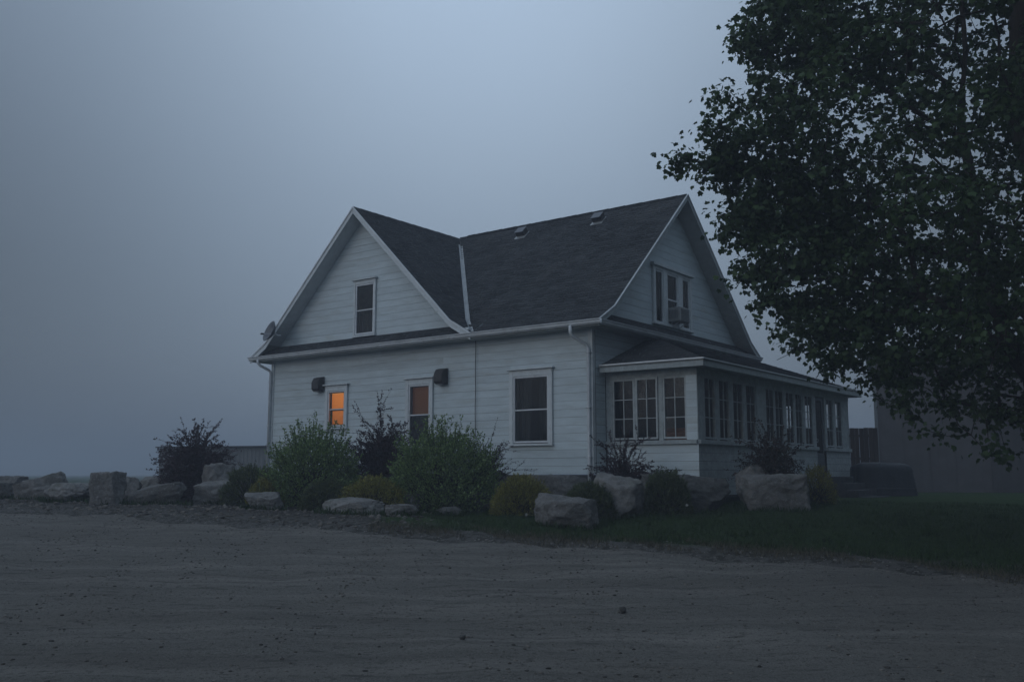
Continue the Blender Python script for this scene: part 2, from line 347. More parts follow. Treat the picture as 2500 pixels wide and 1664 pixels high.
def gpt(x, y): return float(gh(x, y))

# ------------------------------------------------------------------ house
HX, HY, HZ = 1.97, 23.5, 1.6
HA = math.atan2(-.6, .8)
house = empty('farmhouse', (HX, HY, HZ), HA, label='white weatherboard farmhouse with two steep gables and an enclosed sun porch', cat='house')
HM = Matrix.Translation((HX, HY, HZ)) @ Matrix.Rotation(HA, 4, 'Z')
def hw(x, y, z): return HM @ Vector((x, y, z))
LX = -12.1; DY = 8.95; EAVE = 3.70
RIDGE_Y = 4.48; GX = -8.04; GH = 4.575; RZ = 7.95; GZ = 7.90
def f_main(a): return EAVE + a / .75 * .43 if a < .75 else 4.13 + (a - .75) * (RZ - 4.13) / (4.93 - .75)
def f_gab(a): return EAVE + a / .75 * .43 if a < .75 else 4.13 + (a - .75) * (GZ - 4.13) / (GH - .75)

# openings: (lo, hi, z0, z1) along each wall
front_open = [(-9.42, -8.69, 1.41, 2.49), (-6.10, -5.30, .79, 2.49), (-2.41, -1.30, .79, 2.50)]
attic_open = [(-8.33, -7.54, 4.11, 5.63)]
side_open = [(3.28, 3.75, 4.20, 5.63), (3.97, 4.63, 4.20, 5.63), (4.90, 5.37, 4.20, 5.63)]

def wall_poly(mb, axis, lo, hi, base, topf, holes, n0, n1, brk=()):
    """solid wall between n0 and n1 (normal axis), columns from lo to hi, leaving the holes"""
    cuts = sorted({lo, hi, *brk, *[h[0] for h in holes], *[h[1] for h in holes]}); cuts = [c for c in cuts if lo <= c <= hi]
    def P(u, z, n): return (u, n, z) if axis == 'x' else (n, u, z)
    off = (0, n1 - n0, 0) if axis == 'x' else (n1 - n0, 0, 0)
    for a, b in zip(cuts[:-1], cuts[1:]):
        h = [q for q in holes if q[0] <= a + 1e-6 and q[1] >= b - 1e-6]
        segs = [(base, base, None, None)]
        if h: mb.prism([P(a, base, n0), P(b, base, n0), P(b, h[0][2], n0), P(a, h[0][2], n0)], off); z0 = h[0][3]
        else: z0 = base
        ta, tb = topf(a), topf(b)
        poly = [P(a, z0, n0), P(b, z0, n0)]
        if tb > z0 + 1e-4: poly.append(P(b, tb, n0))
        if ta > z0 + 1e-4: poly.append(P(a, ta, n0))
        if len(poly) > 2: mb.prism(poly, off)
flat = lambda z: (lambda u: z)
gtop = lambda u: min(f_gab(min(u - (GX - GH), (GX + GH) - u)) - .16, 20)
mtop = lambda u: f_main(min(u + .45, 9.41 - u)) - .16
w = MB(); wall_poly(w, 'x', LX, 0, 0, flat(3.95), front_open, .03, .15); w.build('wall', M['inner'], house)
w = MB(); wall_poly(w, 'x', LX + .1, -4.0, 3.95, gtop, attic_open, .03, .15, (GX,)); w.build('wall', M['inner'], house)
w = MB(); wall_poly(w, 'y', .15, DY, 0, flat(3.95), [], -.15, -.03); w.build('wall', M['inner'], house)
w = MB(); wall_poly(w, 'y', .15, DY - .05, 3.95, mtop, side_open, -.15, -.03, (RIDGE_Y,)); w.build('wall', M['inner'], house)
MB().box((LX, DY - .12, 0), (-.15, DY, 3.95)).build('wall', M['paint'], house)
MB().box((LX, .15, 0), (LX + .12, DY - .12, 3.95)).build('wall', M['paint'], house)
w = MB(); wall_poly(w, 'x', LX + .1, -4.0, 3.95, gtop, [], DY - .12, DY, (GX,)); w.build('wall', M['paint'], house)
MB().box((LX + .12, .15, 3.55), (-.15, DY - .12, 3.62)).build('ceiling', M['dark'], house)
MB().box((LX + .06, .06, -.9), (-.06, DY - .06, -.02)).build('foundation', M['found'], house)

# siding boards, each its own part
BH = .2
def board(axis, a, b, z, n, out, mat=M['paint'], ta=None, tb=None, h=BH):
    """lap board from a to b at height z; n = wall plane, out = +-1 outward; ta, tb = clipped top ends"""
    if b - a < .04: return
    ta = a if ta is None else ta; tb = b if tb is None else tb
    j = random.uniform(-.002, .002); th = .0085 + random.uniform(-.002, .002); tt = .006; zt = z + h - .002; zb = z + j + .004
    def P(u, zz, d): return (u, n + out * d, zz) if axis == 'x' else (n + out * d, u, zz)
    vs = [P(a, zb, 0), P(b, zb, 0), P(b, zb, th), P(a, zb, th), P(ta, zt, 0), P(tb, zt, 0), P(tb, zt, tt), P(ta, zt, tt)]
    MB().add(vs, [(0, 3, 2, 1), (4, 5, 6, 7), (3, 7, 6, 2), (0, 4, 7, 3), (1, 2, 6, 5), (0, 1, 5, 4)]).build('siding_board', mat, house)
def course(axis, lo, hi, z, n, out, holes, h=BH, tops=None, joints=True):
    for q in holes:      # slips above and below an opening
        if q[2] < z + h - .02 and q[3] > z + .02 and q[0] >= lo and q[1] <= hi:
            if z + h - q[3] > .015: board(axis, q[0] + .001, q[1] - .001, q[3], n, out, h=z + h - q[3])
            if q[2] - z > .015: board(axis, q[0] + .001, q[1] - .001, z, n, out, h=q[2] - z)
    segs = [(lo, hi)]
    for q in holes:
        if q[2] < z + h - .02 and q[3] > z + .02:
            ns = []
            for s in segs:
                if q[1] <= s[0] or q[0] >= s[1]: ns.append(s); continue
                if q[0] > s[0]: ns.append((s[0], q[0]))
                if q[1] < s[1]: ns.append((q[1], s[1]))
            segs = ns
    for s in segs:
        pts = [s[0], s[1]]
        if joints and s[1] - s[0] > 5.5: pts.insert(1, random.uniform(s[0] + 1.5, s[1] - 1.5))
        for a, b in zip(pts[:-1], pts[1:]):
            ta = tb = None
            if tops: ta = max(a, tops[0]) if a == lo else None; tb = min(b, tops[1]) if b == hi else None
            board(axis, a + .001, b - .001, z, n, out, ta=ta, tb=tb, h=h)
# trim boxes act as openings for the boards: (lo, hi, z0, z1)
fo = [(-9.53, -8.58, 1.34, 2.645), (-6.21, -5.19, .72, 2.645), (-2.53, -1.18, .72, 2.655)]
for k in range(18): course('x', LX + .10, -.10, k * BH, .03, -1, fo)
ao = [(-8.39, -7.48, 4.036, 5.75)]
k = 0; z = 4.03
def inset_g(z, side):   # where the gable roof underside meets height z
    a = .75 + (z + .16 - 4.13) / ((GZ - 4.13) / (GH - .75)); a = max(a, (z + .16 - EAVE) / (.43 / .75) if z < 3.97 else a)
    return a
while z < GZ - .35:
    lo, hi = (GX - GH) + inset_g(z, 0), (GX + GH) - inset_g(z, 1); a2, b2 = (GX - GH) + inset_g(z + BH, 0), (GX + GH) - inset_g(z + BH, 1)
    course('x', lo - .02, hi + .02, z, .03, -1, ao, tops=(a2, b2)); z += BH
def inset_m(z): return .75 + (z + .16 - 4.13) / ((RZ - 4.13) / (4.93 - .75))
so = [(3.16, 5.48, 4.08, 5.80)]
z = 4.03
while z < RZ - .35:
    course('y', -.45 + inset_m(z) - .02, 9.41 - inset_m(z) + .02, z, -.03, 1, so, tops=(-.45 + inset_m(z + BH), 9.41 - inset_m(z + BH))); z += BH
for k in range(18): course('y', .10, .64 if k < 13 else 3.6, k * BH, -.03, 1, [], joints=False)

# corner boards
cb = MB(); cb.box((-.11, -.012, 0), (.014, .03, 3.56)); cb.box((-.03, .03, 0), (.014, .11, 3.56)); cb.build('corner_board', M['trim'], house)
cb = MB(); cb.box((LX - .014, -.012, 0), (LX + .11, .03, 3.56)); cb.box((LX - .014, .03, 0), (LX + .0, .11, 3.56)); cb.build('corner_board', M['trim'], house)

# soffit and roof deck
s = MB(); s.box((LX - .5, -.43, 3.555), (.43, 0.0, 3.575)); s.build('soffit', M['soffit'], house)
s = MB(); s.box((.016, 0.0, 3.555), (.43, 9.38, 3.575)); s.build('soffit', M['soffit'], house)
s = MB(); s.box((LX - .5, 0.002, 3.555), (LX - .02, 9.38, 3.575)); s.build('soffit', M['soffit'], house)
def deck(poly3, th=.13, **k):
    m = MB(); m.prism(poly3, (0, 0, -th)); return m
dk = MB()
def Fm(a): return f_main(a) - .012
def Fg(a): return f_gab(a) - .012
XR, YF, YB = .45, -.45, 9.41
xr0 = GX + GH; xl0 = GX - GH
for (y, sgn) in ((YF, 1), (YB, -1)):      # main slopes
    dk.prism([(XR, y, Fm(0)), (xr0, y, Fm(0)), (xr0 - .75, y + sgn * .75, Fm(.75)), (XR, y + sgn * .75, Fm(.75))], (0, 0, -.12))
    dk.prism([(XR, y + sgn * .75, Fm(.75)), (xr0 - .75, y + sgn * .75, Fm(.75)), (GX, y + sgn * 4.93, Fm(4.93)), (XR, y + sgn * 4.93, Fm(4.93))], (0, 0, -.12))
for sg, ym in ((1, YF), (-1, YB)):        # gable right slopes to the valleys
    dk.prism([(xr0, ym, Fg(0)), (xr0 - .75, ym, Fg(.75)), (xr0 - .75, ym + sg * .75, Fg(.75))], (0, 0, -.12))
    dk.prism([(xr0 - .75, ym, Fg(.75)), (GX, ym, Fg(GH)), (GX, ym + sg * 4.93, Fg(GH)), (xr0 - .75, ym + sg * .75, Fg(.75))], (0, 0, -.12))
dk.prism([(xl0, YF, Fg(0)), (xl0 + .75, YF, Fg(.75)), (xl0 + .75, YB, Fg(.75)), (xl0, YB, Fg(0))], (0, 0, -.12))
dk.prism([(xl0 + .75, YF, Fg(.75)), (GX, YF, Fg(GH)), (GX, YB, Fg(GH)), (xl0 + .75, YB, Fg(.75))], (0, 0, -.12))
roof = dk.build('roof', M['soffit'], house)

def shingles(F, amax, place, brange, name='shingles', brk=.75, expo=.135, tab=.31):
    """stepped shingle courses on a slope; a = horizontal run from the eave, b = along the eave"""
    V = []; Fc = []
    L = [0]; step = .01; prof = []; sl = 0; a = 0; pz = F(0)
    while a < amax + 1e-6:
        prof.append((sl, a)); a2 = a + step; z2 = F(a2); sl += math.hypot(step, z2 - pz); pz = z2; a = a2
    ps = np.array([q[0] for q in prof]); pa = np.array([q[1] for q in prof]); tot = ps[-1]; r = 0
    while r * expo < tot - .01:
        s0 = r * expo; s1 = min(s0 + expo, tot); a0 = float(np.interp(s0, ps, pa)); a1 = float(np.interp(s1, ps, pa))
        blo0, bhi0 = brange(a0); blo1, bhi1 = brange(a1)
        b = min(blo0, blo1) - tab * ((r * .5) % 1) - random.uniform(0, .05); bmax = max(bhi0, bhi1)
        z0, z1 = F(a0), F(a1); drop = random.uniform(-.002, .002)
        while b < bmax:
            e = b + tab * random.choice((.7, 1, 1, 1.25))
            c0, c1 = max(b, blo0), min(e, bhi0); d0, d1 = max(b, blo1), min(e, bhi1)
            if c1 > c0 + .002 or d1 > d0 + .002:
                if c1 < c0: c0 = c1 = min(max(c0, blo0), bhi0)
                if d1 < d0: d0 = d1 = min(max(d0, blo1), bhi1)
                t = .011 + random.choice((0, 0, .004, .007)) + drop; ja = a0 - random.uniform(0, .006); g = .002
                n = len(V)
                V += [place(ja, c0 + g, z0 + t), place(ja, c1 - g, z0 + t), place(a1, d1 - g, z1 + .002), place(a1, d0 + g, z1 + .002), place(ja, c0 + g, z0 - .004), place(ja, c1 - g, z0 - .004)]
                Fc += [(n, n + 1, n + 2, n + 3), (n + 4, n + 5, n + 1, n)]
            b = e
        r += 1
    me = bpy.data.meshes.new(name); me.from_pydata(V, [], Fc); me.update()
    return link_mesh(name, me, M['shingle'], roof, kind='stuff')
vrun = lambda a: a if a < .75 else .75 + (a - .75) * (GH - .75) / (4.93 - .75)      # valley on the main slope
vrun2 = lambda a: a if a < .75 else .75 + (a - .75) * (4.93 - .75) / (GH - .75)     # valley on the gable slope
shingles(f_main, 4.93, lambda a, b, z: (b, YF + a, z), lambda a: (xr0 - vrun(a), XR))
shingles(f_main, 4.93, lambda a, b, z: (b, YB - a, z), lambda a: (xr0 - vrun(a), XR))
shingles(f_gab, GH, lambda a, b, z: (xr0 - a, b, z), lambda a: (YF, YF + vrun2(a)))
shingles(f_gab, GH, lambda a, b, z: (xl0 + a, b, z), lambda a: (YF, YB))
# skirt roofs at the feet of the gables
skz = lambda a: EAVE + a * .33 / .48
dsk = MB(); dsk.prism([(xl0 + .2, YF, skz(0) - .01), (xr0, YF, skz(0) - .01), (xr0, .03, skz(.48) - .01), (xl0 + .2, .03, skz(.48) - .01)], (0, 0, -.05))
dsk.prism([(XR, YF + .6, skz(0) - .01), (XR, YB - .3, skz(0) - .01), (-.03, YB - .3, skz(.48) - .01), (-.03, YF + 1.1, skz(.48) - .01)], (0, 0, -.05))
dsk.build('skirt_roof', M['soffit'], house)
shingles(skz, .48, lambda a, b, z: (b, YF + a, z), lambda a: (xl0 + .25, xr0))
shingles(skz, .48, lambda a, b, z: (XR - a, b, z), lambda a: (YF + .6 + a, YB - .3))
# ridge caps
rc = MB()
for i in range(29):
    x0 = XR - i * .29; zz = RZ + .012 + .004 * (i % 2)
    if x0 - .3 < GX + .1: break
    rc.add([(x0, RIDGE_Y - .13, zz - .115), (x0, RIDGE_Y, zz + .012), (x0, RIDGE_Y + .13, zz - .115), (x0 - .31, RIDGE_Y - .13, zz - .122), (x0 - .31, RIDGE_Y, zz + .004), (x0 - .31, RIDGE_Y + .13, zz - .122)],
           [(0, 1, 4, 3), (1, 2, 5, 4), (0, 3, 4, 1)])
for i in range(34):
    y0 = YF + i * .29; zz = GZ + .012 + .004 * (i % 2)
    rc.add([(GX - .13, y0, zz - .12), (GX, y0, zz + .012), (GX + .13, y0, zz - .12), (GX - .13, y0 + .31, zz - .127), (GX, y0 + .31, zz + .004), (GX + .13, y0 + .31, zz - .127)],
           [(0, 1, 4, 3), (1, 2, 5, 4)])
rc.build('ridge_caps', M['shingle'], roof, kind='stuff')
# valley flashing
vf = MB(); wv = .085
pts = [(xr0 + .0, YF - .01, EAVE + .035), (xr0 - .75, YF + .75, 4.13 + .04), (GX + .45, YF + vrun2(GH - .45), f_gab(GH - .45) + .05)]
for (p, q) in zip(pts[:-1], pts[1:]):
    p, q = Vector(p), Vector(q); sx = Vector((wv, 0, .0)); sy = Vector((0, wv, 0))
    up = Vector((0, 0, .07)); vf.add([p + sx + Vector((0, 0, .01)), p, p + sy * 0 - sx + Vector((0, 0, .075)), q + sx + Vector((0, 0, .01)), q, q - sx + Vector((0, 0, .075))], [(0, 1, 4, 3), (1, 2, 5, 4)])
vf.build('valley_flashing', M['flash'], house)

# barge boards
def rake(axis, fun, width, c, plane, depth, th, mat, drop=.0, outset=0, amin=0.):
    """board following the roof edge both sides of the apex"""
    for sg in (-1, 1):
        prof = [amin, .75, width] if amin < .75 else [amin, width]
        m = MB(); top = []; bot = []
        for a in prof:
            u = c + sg * (width - a); z = fun(a) + .004 - drop
            top.append((u, z)); bot.append((u, z - depth))
        for i in range(len(prof) - 1):
            quad = [top[i], top[i + 1], bot[i + 1], bot[i]]
            P = [((u, plane, z) if axis == 'x' else (plane, u, z)) for u, z in quad]
            m.prism(P, (0, -th, 0) if axis == 'x' else (th, 0, 0))
        m.build('barge_board' if depth > .08 else 'drip_edge', mat, house)
rake('x', f_gab, GH, GX, YF - .004, .20, .028, M['trim'], amin=.02)
rake('x', f_gab, GH, GX, YF - .034, .055, .022, M['metal'], drop=-.006)
rake('y', f_main, 4.93, RIDGE_Y, XR + .004, .17, .028, M['oldshadetrim'], amin=.02)  # white like the front boards, with the gable's shade in its colour
rake('y', f_main, 4.93, RIDGE_Y, XR + .034, .035, .02, M['metal'], drop=-.006)
# raking soffits under the front and end gables, seen from below
fr = MB()
for sg in (-1, 1):
    P = lambda a, y: (GX + sg * (GH - a), y, f_gab(a) - .16)
    fr.prism([P(.85, YF + .01), P(GH, YF + .01), P(GH, .03), P(.85, .03)], (0, 0, -.02))
fr.build('soffit', M['trim'], house)
# gable return end where the front rake meets the eave
for xx in (xr0 - .42, xl0 + .12):
    MB().box((xx, YF + .02, EAVE + .03), (xx + .30, YF + .16, EAVE + .17)).build('return_end', M['trim'], house, bevel=.01)

# gutters: K profile
def gutter(p0, p1, outv, name='gutter'):
    o = Vector(outv); prof = [(0, 0), (0, -.115), (.055, -.115), (.085, -.075), (.088, -.045), (.115, -.02), (.118, 0), (.108, 0), (.105, -.012), (.078, -.04), (.05, -.105), (.006, -.105), (.006, 0)]
    A = [Vector(p0) + o * a + Vector((0, 0, b)) for a, b in prof]; m = MB(); m.prism(A, Vector(p1) - Vector(p0)); return m.build(name, M['metal'], house)
gutter((xl0 - .02, YF, EAVE), (XR + .115, YF, EAVE), (0, -1, 0))
gutter((XR, YF + .0, EAVE), (XR, YB, EAVE), (1, 0, 0))
fs = MB(); fs.box((xl0, YF + .004, 3.57), (XR, YF + .03, EAVE - .012)); fs.build('fascia', M['trim'], house)
fs = MB(); fs.box((XR - .03, YF + .03, 3.57), (XR - .004, YB, EAVE - .012)); fs.build('fascia', M['trim'], house)
fs = MB(); fs.box((xl0 - .0, YF + .03, 3.57), (xl0 + .026, YB, EAVE - .012)); fs.build('fascia', M['trim'], house)
# downspouts
d = MB(); d.tube([(-.30, YF - .06, 3.60), (-.30, YF - .06, 3.42), (-.28, YF + .0, 3.34), (-.10, -.12, 3.16), (-.065, -.075, 3.06), (-.065, -.075, .25), (-.065, -.075, -.30)], .043, 10)
for zz in (2.95, 1.6, .4): d.box((-.125, -.02, zz), (-.005, -.125, zz + .025))
d.build('downspout', M['metal'], house, smooth=True)
d = MB(); d.tube([(LX - .08, YF - .06, 3.60), (LX - .08, YF - .06, 3.50), (LX - .06, YF + .02, 3.42), (LX + .02, -.12, 3.28), (LX + .03, -.075, 3.20), (LX + .03, -.075, -.4)], .043, 10)
for zz in (2.9, 1.5): d.box((LX - .03, -.02, zz), (LX + .09, -.125, zz + .025))
d.build('downspout', M['metal'], house, smooth=True)
# cables on the wall
c = MB(); c.tube([(-3.66 + .006 * math.sin(i * 1.3), -.035, 3.56 - i * .22) for i in range(13)], .011, 5); c.build('cable', M['cable'], house)
c = MB(); c.tube([(-11.6 + i * .5, -.04 - .03 * math.sin(math.pi * i / 15), 3.42 - .40 * (1 - ((i - 6) / 8) ** 2) * (1 if i < 15 else 0) + .02 * i) for i in range(15)], .0045, 5); c.build('cable', M['soffit'], house)

# windows ------------------------------------------------------------
def P2(axis, n, out):
    def f(u, d, z): return (u, n + out * d, z) if axis == 'x' else (n + out * d, u, z)
    return f
def bar(mb, P, u0, u1, z0, z1, d0, d1): return mb.box(P(u0, d0, z0), P(u1, d1, z1))
def frame(mb, P, u0, u1, z0, z1, wd, d0, d1):
    bar(mb, P, u0, u1, z0, z0 + wd, d0, d1); bar(mb, P, u0, u1, z1 - wd, z1, d0, d1)
    bar(mb, P, u0, u0 + wd, z0 + wd, z1 - wd, d0, d1); bar(mb, P, u1 - wd, u1, z0 + wd, z1 - wd, d0, d1)
def sash_window(axis, n, out, u0, u1, z0, z1, meet, cas=.11, head=True, sashmat=None, label=None, sill=True, top=.16):
    P = P2(axis, n, out); m = MB(); g0, g1, h0, h1 = u0 - .05, u1 + .05, z0 - .05, z1 + .05
    bar(m, P, g0 - cas, g0, h0 - .02, h1 + top, -.02, .042); bar(m, P, g1, g1 + cas, h0 - .02, h1 + top, -.02, .042)
    bar(m, P, g0, g1, h1, h1 + top, -.02, .038)
    if head: bar(m, P, g0 - cas - .06, g1 + cas + .06, h1 + top + .001, h1 + top + .035, -.01, .105)
    if sill: bar(m, P, g0 - cas - .02, g1 + cas + .02, h0 - .075, h0 - .021, -.02, .07)
    win = m.build('window', M['trim'], house, bevel=.004, label=label)
    s = MB(); frame(s, P, g0 + .001, g1 - .001, h0 + .001, h1 - .001, .045, -.05, .02); s.build('storm_frame', M['metal'], win, bevel=.003)
    s = MB(); md = -.095; frame(s, P, g0 + .03, g1 - .03, h0 + .03, meet, .04, md - .02, md + .012)
    s.build('sash', sashmat or M['sash'], win); s = MB(); frame(s, P, g0 + .03, g1 - .03, meet - .03, h1 - .03, .04, md + .014, md + .04); s.build('sash', sashmat or M['sash'], win)
    for a, b in ((z0, meet - .016), (meet + .016, z1)):
        p = MB(); p.quad(P(u0 - .005, -.02, a - .005), P(u1 + .005, -.02, a - .005), P(u1 + .005, -.02, b), P(u0 - .005, -.02, b)); p.build('pane', M['glass'], win)
    r = MB(); bar(r, P, u0 - .005, u1 + .005, meet - .016, meet + .016, -.035, .004); r.build('meeting_rail', M['metal'], win)
    return win
w_small = sash_window('x', 0, -1, -9.37, -8.74, 1.46, 2.44, 1.93, label='small window glowing orange through its shade')
w_mid = sash_window('x', 0, -1, -6.05, -5.35, .84, 2.44, 1.64, label='tall narrow window dimly lit brown behind the bushes')
w_big = sash_window('x', 0, -1, -2.36, -1.35, .84, 2.45, 1.63, cas=.12, label='wide dark double-hung window')
w_att = sash_window('x', 0, -1, -8.27, -7.60, 4.16, 5.58, 4.84, cas=.07, top=.12, label='tall attic window in the front gable')
# triple window of the end gable
P = P2('y', 0, 1); m = MB()
bar(m, P, 3.16, 3.28, 4.14, 5.72, -.02, .042); bar(m, P, 3.751, 3.97, 4.14, 5.63, -.02, .04); bar(m, P, 4.631, 4.90, 4.14, 5.63, -.02, .04); bar(m, P, 5.371, 5.48, 4.14, 5.72, -.02, .042)
bar(m, P, 3.281, 5.37, 5.631, 5.72, -.02, .038); bar(m, P, 3.08, 5.56, 5.721, 5.80, -.01, .11); bar(m, P, 3.10, 5.54, 4.08, 4.139, -.02, .08)
tri = m.build('window', M['trim'], house, bevel=.004, label='three-part window in the end gable')
for a, b, z0 in ((3.28, 3.75, 4.20), (3.97, 4.63, 4.20), (4.90, 5.37, 4.20)):
    s = MB(); frame(s, P, a + .001, b - .001, z0 - .059, 5.629, .05, -.06, .015); s.build('sash', M['trim'], tri)
    p = MB(); lo = 4.70 if a == 3.97 else z0; p.quad(P(a + .04, -.02, lo), P(b - .04, -.02, lo), P(b - .04, -.02, 5.59), P(a + .04, -.02, 5.59)); p.build('pane', M['glass'], tri)
s = MB(); bar(s, P, 3.99, 4.61, 4.86, 4.90, -.05, .012); s.build('meeting_rail', M['metal'], tri)

# rooms behind the lit windows
def room(x0, x1, z0, z1, depth, mat, name='room'):
    m = MB(); m.quad((x0, .16, z0), (x1, .16, z0), (x1, depth, z0), (x0, depth, z0)); m.quad((x0, .16, z1), (x1, .16, z1), (x1, depth, z1), (x0, depth, z1))
    m.quad((x0, depth, z0), (x1, depth, z0), (x1, depth, z1), (x0, depth, z1)); m.quad((x0, .16, z0), (x0, depth, z0), (x0, depth, z1), (x0, .16, z1)); m.quad((x1, .16, z0), (x1, depth, z0), (x1, depth, z1), (x1, .16, z1))
    m.build(name, mat, house)
room(-10.3, -7.8, .2, 3.3, 2.3, M['interiorlit']); room(-7.0, -4.3, .2, 3.3, 2.3, M['interiorlit']); room(-3.6, -.3, .1, 3.3, 3.0, M['inner'])
m = MB(); m.quad((-9.46, .155, 1.40), (-8.64, .155, 1.40), (-8.64, .155, 2.40), (-9.46, .155, 2.40)); m.build('window_shade', M['shade'], w_small)
m = MB(); m.quad((-6.14, .155, 1.66), (-5.26, .155, 1.66), (-5.26, .155, 2.50), (-6.14, .155, 2.50)); m.build('window_shade', M['shade'], w_mid)
def room_lamp(x, y, z, e, col, n):
    l = bpy.data.lights.new('room_bulb', 'POINT'); l.energy = e; l.color = col; l.shadow_soft_size = .12
    o = bpy.data.objects.new('room_bulb', l); COL.objects.link(o); o.parent = house; o.location = (x, y, z)
room_lamp(-9.0, 1.2, 2.5, 56, (1, .56, .19), 0); room_lamp(-5.3, 2.0, 2.8, 5.2, (1, .50, .36), 1)
# curtains
def curtain(x0, x1, z0, z1, y, parent, n=40):
    V = []; F = []
    for i in range(n + 1):
        u = i / n; x = x0 + (x1 - x0) * u; yy = y + .035 * math.sin(u * (x1 - x0) * 34 + x0) + .01 * math.sin(u * 77)
        V += [(x, yy, z0), (x, yy * .98 + .003, z1)]
        if i: F.append((2 * i - 2, 2 * i, 2 * i + 1, 2 * i - 1))
    me = bpy.data.meshes.new('curtain'); me.from_pydata(V, [], F); link_mesh('curtain', me, M['curtain'], parent)
curtain(-2.45, -2.0, .75, 2.55, .22, w_big); curtain(-1.72, -1.25, .75, 2.55, .22, w_big); curtain(-8.38, -7.48, 4.1, 4.86, .2, w_att); curtain(-6.2, -5.2, .7, 1.66, .22, w_mid)

# sun porch ----------------------------------------------------------
PX, PY0, PY1 = 2.48, .63, 11.62
PW = [(1.06, 1.62), (1.87, 2.43), (2.69, 3.25), (3.50, 4.06), (4.80, 5.32), (5.45, 5.99), (6.24, 6.78), (6.98, 7.46), (7.72, 8.28), (9.56, 10.10), (10.38, 10.92)]
LW = [(.22, .76), (.90, 1.42), (1.62, 2.16)]
WZ0, WZ1 = .87, 2.28
def porch_wall(axis, n, out, lo, hi, wins, door=None, t=.10):
    P = P2(axis, n, out); hol = [(a - .04, b + .04, WZ0 - .04, WZ1 + .04) for a, b in wins]
    cuts = sorted([lo] + [h[0] for h in hol] + [h[1] for h in hol] + [hi])
    m = MB(); i = 0
    segs = [(cuts[j], cuts[j + 1]) for j in range(0, len(cuts), 2)]
    base = MB()
    if door:
        bar(base, P, lo, door[0], -.55, .70, -t, 0); bar(base, P, door[1], hi, -.55, .70, -t, 0)
    else: bar(base, P, lo, hi, -.55, .70, -t, 0)
    base.build('porch_base', M['inner'], house)
    for a, b in segs:
        if door and a < door[0] < b:
            for c, e in ((a, door[0]), (door[1], b)): MB().box(P(c, 0, .80), P(e, -t, 2.32)).build('porch_post', M['oldshadetrim'], house)
        else: MB().box(P(a, 0, .80), P(b, -t, 2.32)).build('porch_post', M['oldshadetrim'], house)
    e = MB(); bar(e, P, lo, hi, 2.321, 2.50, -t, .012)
    e.build('frieze_board', M['oldshadetrim'], house)
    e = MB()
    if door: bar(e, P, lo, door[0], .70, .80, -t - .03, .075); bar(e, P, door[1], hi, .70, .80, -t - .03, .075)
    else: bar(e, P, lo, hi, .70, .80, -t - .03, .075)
    e.build('window_sill', M['oldshadetrim'], house, bevel=.006)
def casement(axis, n, out, a, b, proud=.0, mat=None, parentlabel=None):
    P = P2(axis, n, out); m = MB(); frame(m, P, a - .038, b + .038, WZ0 - .038, WZ1 + .038, .045, -.06 + proud, -.008 + proud)
    win = m.build('window', mat or M['porchtrim'], house, bevel=.004, label=parentlabel)
    mid = (a + b) / 2; h = (WZ1 - WZ0) / 3; mu = MB()
    bar(mu, P, mid - .010, mid + .010, WZ0, WZ1, -.045 + proud, -.018 + proud)
    for k in (1, 2): bar(mu, P, a, mid - .0105, WZ0 + k * h - .009, WZ0 + k * h + .009, -.043 + proud, -.02 + proud); bar(mu, P, mid + .0105, b, WZ0 + k * h - .009, WZ0 + k * h + .009, -.043 + proud, -.02 + proud)
    mu.build('muntin', mat or M['porchtrim'], win)
    for (x0, x1) in ((a, mid - .011), (mid + .011, b)):
        for k in range(3):
            q = .0035 * random.uniform(-1, 1)
            p = MB(); p.quad(P(x0, -.034 + proud + q, WZ0 + k * h + .010), P(x1, -.034 + proud - q, WZ0 + k * h + .010), P(x1, -.034 + proud - q, WZ0 + (k + 1) * h - .010), P(x0, -.034 + proud, WZ0 + (k + 1) * h - .010)); p.build('pane', M['clear'], win)
    return win
porch_wall('y', PX, 1, PY0, PY1, PW, door=(8.58, 9.36))
porch_wall('x', PY0, -1, .0, PX, LW)
porch_wall('x', PY1, 1, -.0, PX, LW)
for i, (a, b) in enumerate(LW):
    casement('x', PY0, -1, a, b, proud=.05 if i == 1 else 0, parentlabel='porch window standing proud of its neighbours' if i == 1 else None)
for a, b in PW: casement('y', PX, 1, a, b, mat=M['oldshadetrim'])
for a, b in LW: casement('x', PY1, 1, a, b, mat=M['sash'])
# corner post clad in short boards
for k in range(8): board('x', 2.20, PX + .014, .80 + k * .19, PY0, -1, h=.19)
for k in range(8): board('y', PY0 - .012, PY0 + .33, .80 + k * .19, PX, 1, h=.19, mat=M['oldshadetrim'])  # right-facing side, its shade put into a darker paint
for k in range(6): board('x', .03, PX + .015, .70 - (k + 1) * BH, PY0, -1)
for k in range(6):
    board('y', PY0, 8.56, .70 - (k + 1) * BH, PX, 1, mat=M['oldshadetrim']); board('y', 9.38, PY1, .70 - (k + 1) * BH, PX, 1, mat=M['oldshadetrim'])  # right-facing boards take the darker paint that carries the shade
for yy in (4.13, 7.50): 
    for k in range(8): board('y', yy, yy + (.62 if yy < 5 else .18), .80 + k * .19, PX, 1, h=.19, mat=M['oldshadetrim'])
dr = MB(); P = P2('y', PX, 1)
frame(dr, P, 8.60, 9.34, -.05, 2.30, .11, -.09, -.045); bar(dr, P, 8.71, 9.23, .06, .55, -.08, -.05); bar(dr, P, 8.71, 9.23, .55, .63, -.085, -.045)
door = dr.build('door', M['sash'], house); MB().quad(P(8.71, -.07, .63), P(9.23, -.07, .63), P(9.23, -.07, 2.19), P(8.71, -.07, 2.19)).build('pane', M['clear'], door)
